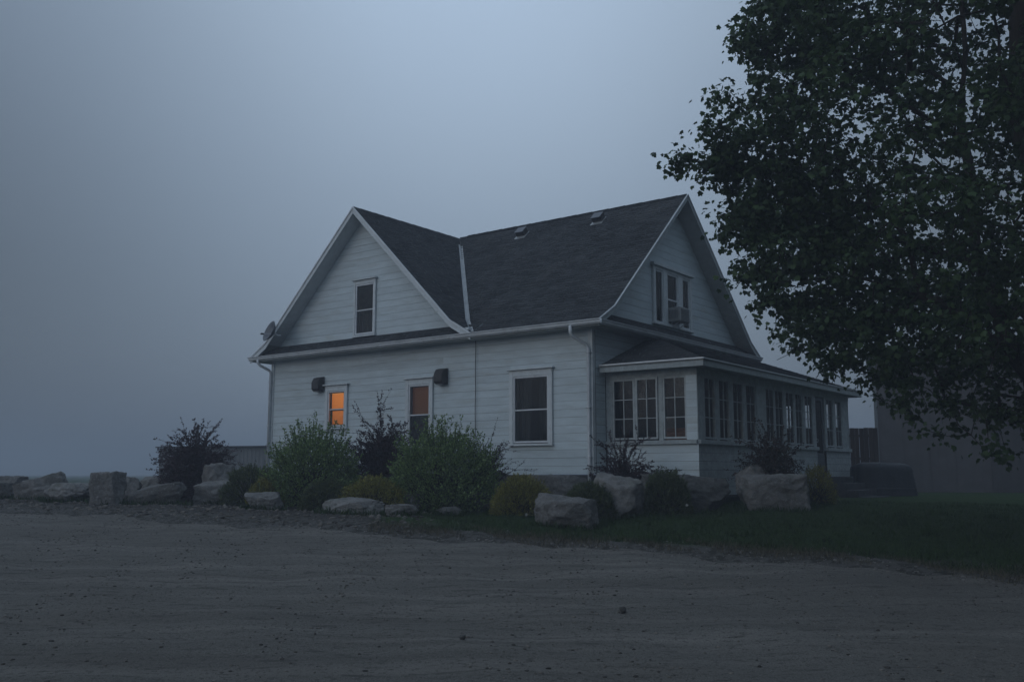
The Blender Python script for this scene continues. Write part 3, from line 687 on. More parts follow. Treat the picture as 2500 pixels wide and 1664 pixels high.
MB().tube([P(8.66, -.04, .95), P(8.66, .0, .95), P(8.66, .02, 1.02), P(8.66, -.04, 1.05)], .012, 6).build('handle', M['metal'], door)
MB().box((0, PY0, -.15), (PX - .1, PY1 - .1, -.05)).build('porch_floor', M['inner'], house)
MB().box((0.03, PY0 + .1, 2.50), (PX + .0, PY1, 2.53)).build('porch_ceiling', M['inner'], house)
MB().box((-.02, DY, -.2), (.0, PY1 - .1, 3.5)).build('wall', M['inner'], house)
# porch roof: hipped lean-to
E0, PT = 2.66, 3.72; ex = PX + .35; ey0 = PY0 - .35; ey1 = PY1 + .35; run = ex
def pr(a): return E0 + a * (PT - E0) / run
pd = MB()
th = (0, 0, -.05)
pd.prism([(ex, ey0, pr(0) - .012), (ex, ey1, pr(0) - .012), (.03, ey1 - run + .03, pr(run) - .012), (.03, ey0 + run - .03, pr(run) - .012)], th)
pd.prism([(.03, ey0, pr(0) - .013), (ex, ey0, pr(0) - .013), (.03, ey0 + run - .03, pr(run) - .013)], th)
pd.prism([(-3.0, ey1, pr(0) - .013), (ex, ey1, pr(0) - .013), (.03, ey1 - run + .03, pr(run) - .013), (-3.0, ey1 - run + .03, pr(run) - .013)], th)
pd.build('porch_roof', M['soffit'], house)
MB().box((-3.0, DY, -.5), (-2.9, PY1, 3.6)).build('wall', M['paint'], house); MB().box((-2.9, PY1 - .1, -.5), (-.03, PY1, 3.0)).build('wall', M['paint'], house)
shingles(pr, run, lambda a, b, z: (ex - a, b, z), lambda a: (ey0 + a, ey1 - a))
shingles(pr, run - .05, lambda a, b, z: (b, ey0 + a, z), lambda a: (.035, ex - a))
shingles(pr, run - .05, lambda a, b, z: (b, ey1 - a, z), lambda a: (-3.0, ex - a))
f2 = MB(); f2.box((.03, ey0 - .0, 2.48), (ex, ey0 + .025, E0 - .02)); f2.build('fascia', M['oldshadetrim'], house, bevel=.004)
f2 = MB(); f2.box((ex - .025, ey0 + .026, 2.48), (ex, ey1, E0 - .02)); f2.build('fascia', M['oldshadetrim'], house, bevel=.004)
f2 = MB(); f2.box((-3, ey1 - .025, 2.48), (ex - .026, ey1, E0 - .02)); f2.build('fascia', M['oldshadetrim'], house)
dd = MB(); dd.box((.03, ey0 - .035, E0 - .018), (ex + .03, ey0 + .03, E0 + .016)); dd.build('drip_edge', M['metal'], house)
dd = MB(); dd.box((ex - .03, ey0 + .03, E0 - .018), (ex + .03, ey1 + .02, E0 + .012)); dd.build('drip_edge', M['metal'], house)
sf = MB(); sf.box((.03, ey0 + .026, 2.50), (ex - .026, PY0 - .013, 2.52)); sf.box((PX + .013, PY0 - .013, 2.50), (ex - .026, ey1 - .026, 2.52)); sf.build('soffit', M['soffit'], house)

# roof vents: low box vents with a pale sloping lid
slope = math.atan((RZ - 4.13) / (4.93 - .75))
for vx, vy, sz in ((-5.02, 3.95, .32), (-2.20, 3.97, .32)):
    z0 = f_main(vy + .45); vm = Matrix.Translation((vx, vy, z0 + .02)) @ Matrix.Rotation(slope, 4, 'X')
    b = MB(); b.box((-sz * .62, -sz * .75, -.01), (sz * .62, sz * .5, .006)); b.v = [tuple(vm @ Vector(q)) for q in b.v]; vent = b.build('roof_vent', M['flash'], house)
    b = MB(); b.add([(-sz / 2, -sz * .30, .006), (sz / 2, -sz * .30, .006), (sz / 2, sz * .45, .006), (-sz / 2, sz * .45, .006), (-sz / 2, -sz * .30, .16), (sz / 2, -sz * .30, .16), (sz / 2, sz * .45, .163), (-sz / 2, sz * .45, .163)],
                     [(0, 3, 2, 1), (0, 1, 5, 4), (1, 2, 6, 5), (2, 3, 7, 6), (3, 0, 4, 7)]); b.v = [tuple(vm @ Vector(q)) for q in b.v]; b.build('vent_box', M['lamp'], vent)
    b = MB(); b.prism([(-sz * .5, -sz * .45, .165), (sz * .5, -sz * .45, .165), (sz * .5, sz * .55, .165), (-sz * .5, sz * .55, .165)], (0, 0, .018)); b.v = [tuple(vm @ Vector(q)) for q in b.v]; b.build('vent_lid', M['dish'], vent)

# porch steps
st = empty('stone_steps', tuple(hw(PX + .1, 8.97, -.85)), HA, label='dark stone steps leading up to the porch door', cat='steps')
for i in range(4):
    z1 = .78 - i * .19; o = MB(); o.box((.0 if i == 0 else .55 + (i - 1) * .32 + .002, -.75 - .05 * i, -.4), (.55 + i * .32, .80 + .06 * i, z1)); o.build('step', M['step'], st, bevel=.015)

# wall lamps
def wall_lamp(x, z, lab):
    r = empty('wall_light', tuple(hw(x, -.03, z)), HA, label=lab, cat='wall light', group='unlit wall lights on the long side of the house')
    a = MB(); pr_ = [(0, -.22), (0, .22), (-.16, .20), (-.27, .06), (-.27, -.16), (-.20, -.22)]
    a.prism([(-.15, y * .78, q * .95) for y, q in pr_], (.30, 0, 0)); a.build('housing', M['lamp'], r, bevel=.012)
    b = MB(); b.box((-.17, -.012, -.22), (.17, .03, .22)); b.build('back_plate', M['lamp'], r)
    c = MB(); c.box((-.12, -.15, -.235), (.12, -.03, -.21)); c.build('lens', M['sash'], r)
wall_lamp(-9.79, 2.72, 'unlit dark boxy wall light above the small orange window')
wall_lamp(-4.83, 2.66, 'unlit dark boxy wall light right of the tall dim window')

# window air conditioner
ac = empty('air_conditioner', tuple(hw(.02, 4.33, 4.44)), HA, label='boxy window air conditioner hanging out of the end gable window', cat='air conditioner')
a = MB(); a.box((-.30, -.29, -.20), (.36, .29, .20)); a.build('casing', M['ac'], ac, bevel=.015)
a = MB()
for k in range(9): a.box((.361, -.25, -.17 + k * .038), (.372, .25, -.17 + k * .038 + .014))
a.build('grille', M['sash'], ac); a = MB()
for k in range(7): a.box((-.02 + k * .045, -.30, -.12), (0 + k * .045, -.291, .12))
a.build('side_vents', M['sash'], ac)
a = MB(); a.tube([(.05, -.2, -.2), (.03, -.2, -.36)], .012, 5); a.tube([(.30, -.2, -.2), (.03, -.2, -.36)], .012, 5); a.tube([(.30, .2, -.2), (.03, .2, -.36)], .012, 5); a.build('bracket', M['metal'], ac)

# satellite dish
dp = hw(-11.18, -.72, 4.33)
ds = empty('satellite_dish', tuple(dp), HA, label='small grey satellite dish mounted at the left foot of the front gable', cat='satellite dish')
V = []; F = []; ax_ = Vector((-.25, -.85, .35)).normalized(); u = ax_.cross(Vector((0, 0, 1))).normalized(); v = ax_.cross(u)
for i in range(7):
    for j in range(24):
        r_ = .33 * i / 6; t = 2 * math.pi * j / 24; p = u * math.cos(t) * r_ + v * math.sin(t) * r_ * 1.05 + ax_ * (.55 * r_ * r_ / .33); V.append(tuple(p))
for i in range(6):
    for j in range(24): F.append((i * 24 + j, i * 24 + (j + 1) % 24, (i + 1) * 24 + (j + 1) % 24, (i + 1) * 24 + j))
me = bpy.data.meshes.new('reflector'); me.from_pydata(V, [], F); me.polygons.foreach_set('use_smooth', [True] * len(F)); o = link_mesh('reflector', me, M['dish'], ds); sm = o.modifiers.new('s', 'SOLIDIFY'); sm.thickness = .012
MB().tube([(0, 0, 0), (.06, .12, -.06), (.05, .22, -.04)], .025, 8).build('mount', M['metal'], ds); MB().tube([tuple(-v * .0 + u * .0), tuple(ax_ * .33 + v * .18)], .010, 6).build('arm', M['metal'], ds)
MB().tube([tuple(ax_ * .30 + v * .16), tuple(ax_ * .38 + v * .20)], .03, 8).build('receiver', M['lamp'], ds)

# things inside the porch: a wooden cabinet seen through the windows
cab = empty('wooden_cabinet', tuple(hw(1.30, 2.3, -.05)), HA, label='brown wooden cabinet seen through the porch side windows', cat='cabinet')
MB().box((-.45, -.2, .08), (.45, .22, 1.16)).build('carcass', M['wood'], cab, bevel=.01)
for sx in (-.21, .21): MB().box((sx - .19, -.222, .14), (sx + .19, -.201, 1.08)).build('door', M['wood'], cab, bevel=.01)
MB().box((-.48, -.24, 1.162), (.48, .24, 1.20)).build('top', M['wood'], cab, bevel=.006)

# ------------------------------------------------------------------ boulders
def ico(sub):
    import bmesh
    bm = bmesh.new(); bmesh.ops.create_icosphere(bm, subdivisions=sub, radius=1)
    V = np.array([v.co[:] for v in bm.verts]); F = np.array([[v.index for v in f.verts] for f in bm.faces]); bm.free(); return V, F
IV, IF = ico(5)
def boulder(cx, cy, w, h, dpt, label, rz=0., seed=0, cuts=13, blocky=.75, tilt=(0, 0), sink=.12, flat=.8, mat='rock', name='boulder', cat='boulder', zb=None, group='boulders edging the garden bed'):
    rs = np.random.default_rng(seed * 77 + 5); V = IV.copy()
    # superquadric-ish block, then random plane cuts, then noise
    n = V / np.max(np.abs(V), axis=1, keepdims=True); V = V * (1 - blocky) * 1.12 + n * blocky
    for k in range(cuts):
        d = rs.normal(size=3); d /= np.linalg.norm(d); t = rs.uniform(.76, 1.05)
        s = V @ d; over = s > t; V[over] -= np.outer((s[over] - t) * .985, d)
    top = V[:, 2] > flat; V[top, 2] = flat + (V[top, 2] - flat) * .25
    out = np.empty_like(V); o = Vector((seed * 3.1, seed * 1.7, 0)); nr = V / np.linalg.norm(V, axis=1, keepdims=True)
    for i, p in enumerate(V):
        q = Vector(p); a = mn.fractal(q * 1.3 + o, 1, 2, 2) * .085 + mn.fractal(q * 3.6 + o, .75, 2.2, 6) * .062 - max(0, .12 - abs(mn.noise(q * 1.7 - o))) * .30
        cr_ = 1 - abs(mn.noise(q * 2.2 + o * 2)) * 2; a -= max(0, cr_ - .86) * .5
        out[i] = p + nr[i] * a
    V = out; V -= (V.max(0) + V.min(0)) / 2; V /= (V.max(0) - V.min(0)) / 2
    V *= np.array([w / 2, dpt / 2, h / 2 * (1 + sink)])
    Rm = np.array(Matrix.Rotation(tilt[0], 3, 'X') @ Matrix.Rotation(tilt[1], 3, 'Y')); V = V @ Rm.T
    V[:, 0] *= w / (V[:, 0].max() - V[:, 0].min())
    base = (gpt(cx, cy) if zb is None else zb); V[:, 2] -= V[:, 2].max(); V[:, 2] += h
    o = np_mesh(name, V, IF, M[mat], smooth=False, label=label, cat=cat, group=group)
    o.location = (cx, cy, base); o.rotation_euler = (0, 0, rz); return o
B = boulder
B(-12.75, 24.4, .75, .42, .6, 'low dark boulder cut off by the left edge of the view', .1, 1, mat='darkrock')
B(-12.9, 25.0, .9, .62, .6, 'grey boulder half hidden behind the leftmost low one', .4, 2)
B(-11.55, 24.0, 1.22, .74, .8, 'slanting brown boulder rising to a peak, second group from the left', .1, 3, tilt=(0, R(-16)), cuts=8)
B(-10.45, 22.9, 1.05, .44, .8, 'low flat-topped boulder left of the upright one', .12, 4, flat=.75)
B(-9.75, 24.6, .75, .62, .5, 'pale boulder peeping out behind the low flat-topped one', 0, 5)
B(-9.20, 22.2, .72, .74, .65, 'upright squarish dark boulder standing like a block', .08, 6, blocky=.92, cuts=5)
B(-8.25, 22.6, 1.40, .52, .7, 'long wedge boulder sloping down to the left beside the upright block', .1, 8, tilt=(R(8), R(-17)), cuts=8)
B(-9.35, 25.6, 1.15, .60, .9, 'hazy grey boulder behind the wedge boulder', .0, 9)
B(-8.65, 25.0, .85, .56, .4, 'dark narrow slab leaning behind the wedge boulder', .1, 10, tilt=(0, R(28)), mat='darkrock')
B(-7.22, 23.95, .80, .95, .7, 'tall rounded pale boulder right of the purple bush', .2, 12, blocky=.6)
B(-6.93, 23.3, 1.22, .56, .9, 'flat-topped block boulder in front of the tall pale one', .05, 13, blocky=.9, cuts=5, tilt=(R(12), 0))
B(-5.30, 20.9, .85, .38, .6, 'small whitish boulder at the foot of the left green shrub', .1, 14, blocky=.85)
B(-3.24, 19.95, 1.30, .33, .7, 'long low flat boulder in front of the golden shrub', -.05, 15, flat=.6, tilt=(R(8), 0))
B(-2.22, 19.65, .68, .24, .5, 'small low boulder right of the long flat one', .1, 16, flat=.6)
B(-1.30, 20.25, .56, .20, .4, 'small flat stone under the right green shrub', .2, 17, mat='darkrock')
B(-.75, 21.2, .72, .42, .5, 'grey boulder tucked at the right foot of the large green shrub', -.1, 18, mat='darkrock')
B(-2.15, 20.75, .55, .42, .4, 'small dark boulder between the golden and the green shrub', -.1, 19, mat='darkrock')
B(-.28, 22.4, 1.25, .85, .7, 'big sloping grey boulder against the house wall by the purple bush', .0, 20, tilt=(0, R(18)))
B(1.03, 21.9, 1.62, .76, .9, 'long layered boulder below the wide dark window', .05, 21, flat=.8, cuts=7)
B(1.03, 18.15, 1.18, .62, .95, 'blocky flat-topped boulder alone at the lawn edge, nearest the road', .15, 22, blocky=.86, cuts=6, flat=.75, tilt=(R(15), 0))
B(2.15, 19.9, 1.12, .90, .8, 'tall pale boulder sloping to the left, below the house corner', -.15, 23, blocky=.72, tilt=(0, R(12)))
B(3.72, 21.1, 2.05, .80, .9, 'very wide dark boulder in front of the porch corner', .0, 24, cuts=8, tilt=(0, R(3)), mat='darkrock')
B(5.80, 21.6, 1.55, .80, 1.0, 'wide flat-topped boulder on the lawn by the reddish bush', .05, 25, blocky=.84, cuts=6, flat=.72)
B(5.62, 22.55, .9, .98, .5, 'pale boulder peeping out behind the flat-topped boulder on the lawn', .1, 26)
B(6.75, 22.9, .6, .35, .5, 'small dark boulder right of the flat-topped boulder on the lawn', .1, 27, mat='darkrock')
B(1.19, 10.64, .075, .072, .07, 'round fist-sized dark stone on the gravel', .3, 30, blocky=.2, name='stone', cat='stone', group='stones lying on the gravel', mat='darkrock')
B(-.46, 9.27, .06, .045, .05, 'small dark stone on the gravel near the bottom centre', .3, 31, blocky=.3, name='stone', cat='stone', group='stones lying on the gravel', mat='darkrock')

# pebbles scattered over the gravel and the verge
def scatter_pebbles(name, n, fx, fy, size, mat, pw=2.2, **kw):
    V0, F0 = ico(1); x = fx(n); y = fy(n, x); s = size * (.45 + rng.pareto(pw, n)); s = np.minimum(s, size * 3.6)
    z = gh(x, y); sc = rng.uniform(.6, 1.3, (n, 3)) * s[:, None]; a = rng.uniform(0, 6.28, n); ca, sa = np.cos(a), np.sin(a)
    jit = 1 + rng.uniform(-.22, .22, (n, len(V0), 3)); P = V0[None] * jit * sc[:, None, :]
    X = P[..., 0] * ca[:, None] - P[..., 1] * sa[:, None]; Y = P[..., 0] * sa[:, None] + P[..., 1] * ca[:, None]
    Z = P[..., 2] * .55 + s[:, None] * .12; P = np.stack([X + x[:, None], Y + y[:, None], Z + z[:, None]], -1)
    F = (F0[None] + (np.arange(n) * len(V0))[:, None, None]).reshape(-1, 3)
    np_mesh(name, P.reshape(-1, 3), F, M[mat], kind='stuff', **kw)
def fx_road(n):
    x = rng.uniform(-12, 9, n * 3); k = (np.sin(x * 2.3) + np.sin(x * 5.9 + 2) + rng.normal(0, 1.1, n * 3)) > .3; return np.resize(x[k], n)
def fy_road(n, x): return edge(x) - 12.5 * rng.random(n) ** 1.2 - .05
scatter_pebbles('pebbles', 26000, fx_road, fy_road, .0058, 'pebble', label='dark loose pebbles scattered over the gravel')
scatter_pebbles('pale_chips', 9000, lambda n: rng.uniform(-12, 8, n), lambda n, x: edge(x) - 12.5 * rng.random(n), .0035, 'pebblelight', label='pale stone chips pressed into the gravel')
scatter_pebbles('verge_rubble', 5000, lambda n: rng.uniform(-13, 7, n), lambda n, x: edge(x) + np.abs(rng.normal(.1, .55, n)) - .12, .008, 'pebblelight', label='rubble and grit along the road edge')
scatter_pebbles('bed_clods', 4200, lambda n: rng.uniform(-13, -1.5, n), lambda n, x: edge(x) + .2 + rng.uniform(0, 3.6, n), .018, 'pebble', label='clods and bark mulch on the planting bed')

# ------------------------------------------------------------------ leaves and shrubs
def leaf_cloud(name, P, D, size, mat, shape='quad', parent=None, sv=.35, droop=0., aspect=.5, seed=0, **kw):
    """P positions, D growth directions; each leaf its own little blade"""
    r = np.random.default_rng(seed); n = len(P)
    if shape == 'maple':
        T = np.array([(0, 0, 0), (.26, .02, 0), (.52, .06, -.06), (.44, .30, 0), (.56, .58, -.10), (.30, .60, 0), (.0, .95, -.16), (-.30, .60, 0), (-.56, .58, -.10), (-.44, .30, 0), (-.52, .06, -.06), (-.26, .02, 0), (0, .38, .07)])
        FT = np.array([(12, i, i + 1) for i in range(0, 11)] + [(12, 11, 0)])
    elif shape == 'quad':
        T = np.array([(0, 0, 0), (aspect, .45, .03), (0, 1, 0), (-aspect, .45, .03)]); FT = np.array([(0, 1, 2, 3)])
    else:
        T = np.array([(-aspect, 0, 0), (aspect, 0, 0), (0, 1, 0)]); FT = np.array([(0, 1, 2)])
    D = D + r.normal(0, .35, D.shape); D[:, 2] -= droop; D /= np.linalg.norm(D, axis=1, keepdims=True)
    A = np.cross(D, r.normal(size=D.shape) * .6 + np.array([0, 0, 1.])); A /= np.linalg.norm(A, axis=1, keepdims=True) + 1e-9
    U = np.cross(A, D); s = size * (1 + r.uniform(-sv, sv, n))
    Q = P[:, None, :] + s[:, None, None] * (T[None, :, 0:1] * A[:, None] + T[None, :, 1:2] * D[:, None] + T[None, :, 2:3] * U[:, None])
    F = (FT[None] + (np.arange(n) * len(T))[:, None, None]).reshape(-1, FT.shape[1])
    return np_mesh(name, Q.reshape(-1, 3), F, M[mat], parent, **kw)

def shrub(name, cx, cy, w, h, label, cat, mat, kind='arch', n=60, leaf=.03, per=70, seed=0, dense=4000, lean=(0, 0), dpt=None, shoots=14, group=None, shoot_len=.35, core=.66):
    r = np.random.default_rng(seed + 100); gzv = gpt(cx, cy); root = empty(name, (cx, cy, gzv), 0, label=label, cat=cat, group=group)
    dpt = dpt or w * .8; hw_, hd = w / 2, dpt / 2; P = []; D = []; st = MB()
    def along(pts, m, t0, spread, wgt=1.):
        pts = np.array(pts); t = t0 + (1 - t0) * r.random(m) ** wgt; f = t * (len(pts) - 1); i = np.minimum(f.astype(int), len(pts) - 2); fr_ = (f - i)[:, None]
        p = pts[i] * (1 - fr_) + pts[i + 1] * fr_; d = pts[i + 1] - pts[i]; d /= np.linalg.norm(d, axis=1, keepdims=True) + 1e-9
        P.append(p + r.normal(0, spread, p.shape)); D.append(d + r.normal(0, .7, p.shape))
    if kind == 'arch':
        for k in range(n):
            a = r.uniform(0, 2 * math.pi); reach = math.sqrt(r.random()); L = r.uniform(.7, 1.0) if r.random() < .75 else r.uniform(1.0, 1.3)
            ex_, ey_ = math.cos(a) * hw_ * reach * L * 1.05 + lean[0], math.sin(a) * hd * reach * L
            top = h * L * (1 - .42 * reach ** 2) * r.uniform(.78, 1.0)
            pts = [(ex_ * .12 * t + ex_ * .88 * t ** 1.7, ey_ * .12 * t + ey_ * .88 * t ** 1.7, top * (1 - (1 - t) ** 1.8) - (.14 * h * reach) * max(0, t - .6) ** 1.5 * 3) for t in np.linspace(0, 1, 8)]
            st.tube(pts, list(np.linspace(.009, .0025, 8)), 4, cap=False); along(pts, per, .25, .012)
            for b in range(3):   # side twigs
                i = r.integers(3, 7); p0 = np.array(pts[i]); dd = np.array(pts[min(i + 1, 7)]) - np.array(pts[i - 1]); dd /= np.linalg.norm(dd) + 1e-9; dd = dd + r.normal(0, .55, 3); dd /= np.linalg.norm(dd)
                sp = [tuple(p0 + dd * q * r.uniform(.18, .34) * h) for q in (0, .5, 1)]; st.tube(sp, [.004, .003, .002], 3, cap=False); along(sp, per // 3, .1, .010)
        m = dense; q = r.normal(size=(m, 3)); q /= np.linalg.norm(q, axis=1, keepdims=True); q *= (r.random(m) ** .5)[:, None]
        q[:, 2] = np.abs(q[:, 2]); p = q * np.array([hw_ * core, hd * core, h * .78]); p[:, 0] += lean[0] * .5; P.append(p); D.append(q + r.normal(0, .6, q.shape))
    elif kind == 'upright':    # rounded mass with vertical leafy shoots
        m = dense; q = r.normal(size=(m, 3)); q /= np.linalg.norm(q, axis=1, keepdims=True); q[:, 2] = np.abs(q[:, 2])
        lump = np.array([1 + .22 * mn.noise(Vector((v[0] * 2.3 + seed, v[1] * 2.3, v[2] * 2.3))) for v in q]); rad = (.45 + .55 * r.random(m) ** .35) * lump
        base = np.array([hw_, hd, h * .84]); p = q * base * rad[:, None]; lowcut = p[:, 2] < .08 * h; p[lowcut, :2] *= .8; P.append(p); D.append(q + np.array([0, 0, .9]) + r.normal(0, .35, q.shape))
        for k in range(n):
            q1 = r.normal(size=3); q1 /= np.linalg.norm(q1); q1[2] = abs(q1[2]) * 1.1 + .05; s0 = q1 * base * .55; L = shoot_len * r.uniform(.5, 1.25)
            dirn = np.array([q1[0] * .75, q1[1] * .75, .55 + q1[2]]); dirn /= np.linalg.norm(dirn); e = q1 * base * .93 + dirn * L
            bend = r.normal(0, .03, 3); pts = [tuple(s0 + (e - s0) * t + bend * math.sin(t * 3.1)) for t in np.linspace(0, 1, 6)]
            st.tube([(0, 0, 0), tuple(s0 * .6)] + pts, [.014, .010] + list(np.linspace(.008, .002, 6)), 3, cap=False); along(pts, per, .35, .016, 1.)
    else:                      # mound: fine needled cushion
        m = dense; q = r.normal(size=(m, 3)); q /= np.linalg.norm(q, axis=1, keepdims=True); q[:, 2] = np.abs(q[:, 2])
        lump = np.array([1 + .18 * mn.noise(Vector((v[0] * 2.6 + seed, v[1] * 2.6, v[2] * 2.6))) + .08 * mn.noise(Vector((v[0] * 7 + seed, v[1] * 7, v[2] * 7))) for v in q])
        rad = (.5 + .5 * r.random(m) ** .25) * lump; p = q * np.array([hw_, hd, h]) * rad[:, None]; P.append(p); D.append(q * 1.2 + np.array([0, 0, .35]) + r.normal(0, .4, q.shape))
        for k in range(n):
            q1 = r.normal(size=3); q1 /= np.linalg.norm(q1); q1[2] = abs(q1[2]); s0 = q1 * np.array([hw_, hd, h]) * .6; e = q1 * np.array([hw_, hd, h]) * r.uniform(.98, 1.16)
            st.tube([(0, 0, 0), tuple(s0), tuple(e)], [.012, .007, .002], 3, cap=False); along([tuple(s0), tuple(e)], per, .5, .014)
    P = np.concatenate(P); D = np.concatenate(D); D /= np.linalg.norm(D, axis=1, keepdims=True) + 1e-9; P[:, 2] = np.maximum(P[:, 2], .01)
    leaf_cloud('foliage', P, D, leaf, mat, shape='quad' if kind != 'mound' else 'tri', parent=root, aspect=.34 if kind != 'mound' else .12, seed=seed, kind='stuff')
    st.build('stems', M['twig'], root)
    return root
GB = 'purple barberry bushes'; GG = 'large green shrubs by the wall'; GM = 'low cushion shrubs between the boulders'
shrub('barberry_bush', -8.05, 24.6, 2.25, 1.78, 'wide purple barberry with arching stems, standing alone left of the house', 'bush', 'barberry', 'arch', 150, .046, 80, 1, 16000, group=GB, dpt=1.7, core=.86)
shrub('green_shrub', -4.55, 22.2, 2.25, 1.95, 'large rounded green shrub under the orange-lit window', 'bush', 'spirea', 'upright', 210, .050, 42, 2, 15000, group=GG)
shrub('barberry_bush', -3.05, 22.9, 1.85, 2.02, 'tall purple barberry between the two green shrubs', 'bush', 'barberry', 'arch', 120, .042, 100, 3, 17000, group=GB, dpt=1.3, core=.84)
shrub('green_shrub', -1.52, 21.3, 2.55, 1.98, 'largest green shrub, standing right of the tall purple barberry', 'bush', 'spirea', 'upright', 240, .050, 42, 4, 17000, group=GG)
shrub('barberry_bush', -.55, 22.0, 1.55, 1.50, 'purple barberry showing behind the largest green shrub', 'bush', 'barberry', 'arch', 55, .030, 60, 5, 1500, group=GB, lean=(.15, 0), dpt=.7)
shrub('barberry_bush', 2.50, 22.0, 1.80, 1.42, 'small sparse purple barberry at the porch corner', 'bush', 'barberry', 'arch', 62, .036, 120, 6, 4500, group=GB, dpt=.9)
shrub('cushion_shrub', -6.15, 23.0, 1.45, .90, 'spreading dark juniper beside the flat-topped block boulder', 'shrub', 'juniper', 'mound', 130, .07, 30, 7, 7000, group=GM)
shrub('cushion_shrub', -5.5, 22.0, .95, .70, 'dark olive cushion shrub left of the large green shrub', 'shrub', 'golden', 'mound', 90, .06, 24, 8, 5000, group=GM)
shrub('cushion_shrub', -2.95, 20.75, 1.55, .72, 'golden-green cushion shrub behind the long low boulder', 'shrub', 'golden', 'mound', 130, .06, 28, 9, 8000, group=GM)
shrub('cushion_shrub', -4.0, 21.0, 1.15, .62, 'dark green cushion shrub in front of the left green shrub', 'shrub', 'juniper', 'mound', 120, .06, 28, 10, 7000, group=GM)
shrub('cushion_shrub', .22, 20.3, 1.32, .78, 'golden-green cushion shrub left of the lone blocky boulder', 'shrub', 'golden', 'mound', 130, .06, 28, 11, 9000, group=GM)
shrub('cushion_shrub', 1.55, 19.6, 1.10, .68, 'dark cushion shrub between the blocky and the tall pale boulder', 'shrub', 'juniper', 'mound', 120, .06, 28, 12, 8000, group=GM)
shrub('cushion_shrub', 3.22, 20.3, 1.05, .92, 'olive cushion shrub in front of the very wide boulder', 'shrub', 'juniper', 'mound', 120, .06, 28, 13, 8000, group=GM)
shrub('cushion_shrub', -1.35, 19.95 + 1.0, .9, .55, 'dark cushion shrub at the foot of the largest green shrub', 'shrub', 'juniper', 'mound', 70, .06, 22, 14, 4000, group=GM)
shrub('reddish_bush', 6.05, 22.75, 1.75, 1.72, 'loose reddish-brown bush rising behind the flat-topped lawn boulder', 'bush', 'rust', 'arch', 80, .055, 42, 15, 2200, dpt=1.1)
shrub('cushion_shrub', 7.25, 23.2, .95, .85, 'yellowish cushion shrub right of the reddish bush', 'shrub', 'golden', 'mound', 80, .06, 22, 16, 3500, group=GM)

# dandelion clocks
def dandelion(x, y, h, lab):
    z = gpt(x, y); o = empty('dandelion', (x, y, z), 0, label=lab, cat='dandelion', group='dandelions in the grass')
    MB().tube([(0, 0, 0), (.01, 0, h * .6), (.0, .01, h)], .003, 5).build('stem', M['stem'], o)
    r = np.random.default_rng(int(x * 100) + 5); q = r.normal(size=(220, 3)); q /= np.linalg.norm(q, axis=1, keepdims=True)
    leaf_cloud('seed_head', q * .004 + np.array([0, .01, h]), q, .026, 'seed', 'tri', parent=o, aspect=.16, kind='stuff')
dandelion(3.48, 20.0 - .6, .26, 'dandelion clock on a tall stem in front of the very wide boulder'); dandelion(.28, 18.9, .12, 'short dandelion clock left of the lone blocky boulder')

# grass
def grass(name, n, fn, h, mat, label):
    x, y = fn(n); z = gh(x, y); P = np.stack([x, y, z - .005], -1); D = rng.normal(0, .35, P.shape); D[:, 2] = 1.
    D /= np.linalg.norm(D, axis=1, keepdims=True); leaf_cloud(name, P, D, h, mat, 'tri', aspect=.07, seed=3, sv=.5, kind='stuff', label=label)
def lawn_pts(n):
    x = rng.uniform(-2.3, 15, n); b = .75 + rng.random(n) ** 1.35 * 13; y = edge(x) + b
    k = (((x + 1.6) + .7 * np.sin(y * 2.3) > 0)) & ~(((x - HX) * -.0 + y) > 60)
    lx = (x - HX) * .8 - (y - HY) * .6; ly = (x - HX) * .6 + (y - HY) * .8
    inside = (ly > -.1) & (lx < 2.6) & (ly < 11.7); k &= ~inside
    return x[k], y[k]
grass('lawn_grass', 150000, lawn_pts, .060, 'grass', 'short dark lawn grass right of the boulders')
rock_xy = [(o.location.x, o.location.y, o.dimensions.x) for o in list(COL.objects) if o.get('category') == 'boulder']
def foot_pts(n):
    k = rng.integers(0, len(rock_xy), n); a = rng.uniform(0, 6.28, n); rx = np.array([rock_xy[i][0] for i in k]); ry = np.array([rock_xy[i][1] for i in k]); w_ = np.array([rock_xy[i][2] for i in k]) / 2
    return rx + np.cos(a) * w_ * rng.uniform(.85, 1.25, n), ry - np.abs(np.sin(a)) * w_ * .75 * rng.uniform(.7, 1.2, n)
grass('tall_tufts', 9000, foot_pts, .13, 'grass', 'longer unmown grass and weeds round the feet of the boulders')
def tuft_pts(n):
    cx_ = rng.uniform(-2, 12, 260); cy_ = edge(cx_) + .8 + rng.random(260) ** 1.3 * 9; k = rng.integers(0, 260, n); return cx_[k] + rng.normal(0, .09, n), cy_[k] + rng.normal(0, .09, n)
grass('lawn_clumps', 14000, tuft_pts, .10, 'grass', 'coarser clumps in the lawn')
def verge_pts(n): x = rng.uniform(-2.6, 9, n); b = np.abs(rng.normal(.55, .35, n)) + .1; k = np.sin(x * 2.1) + np.sin(x * 5.3 + b * 4) > -.6; return x[k], (edge(x) + b)[k]
grass('verge_grass', 16000, verge_pts, .07, 'drygrass', 'dry grass and weeds along the road edge')
def bed_pts(n): x = rng.uniform(-13, -1.8, n); b = rng.uniform(.3, 4.5, n); k = np.sin(x * 1.9 + b) * np.sin(b * 2.7 + x) > .35; return x[k], (edge(x) + b)[k]
grass('bed_weeds', 9000, bed_pts, .05, 'drygrass', 'sparse dry weeds on the planting bed')
def far_pts(n): x = rng.uniform(-26, -4, n); y = rng.uniform(27, 46, n); k = (y > 27 + .2 * np.abs(x)); return x[k], y[k]
grass('field_grass', 40000, far_pts, .22, 'grass', 'rough field grass fading into the fog')

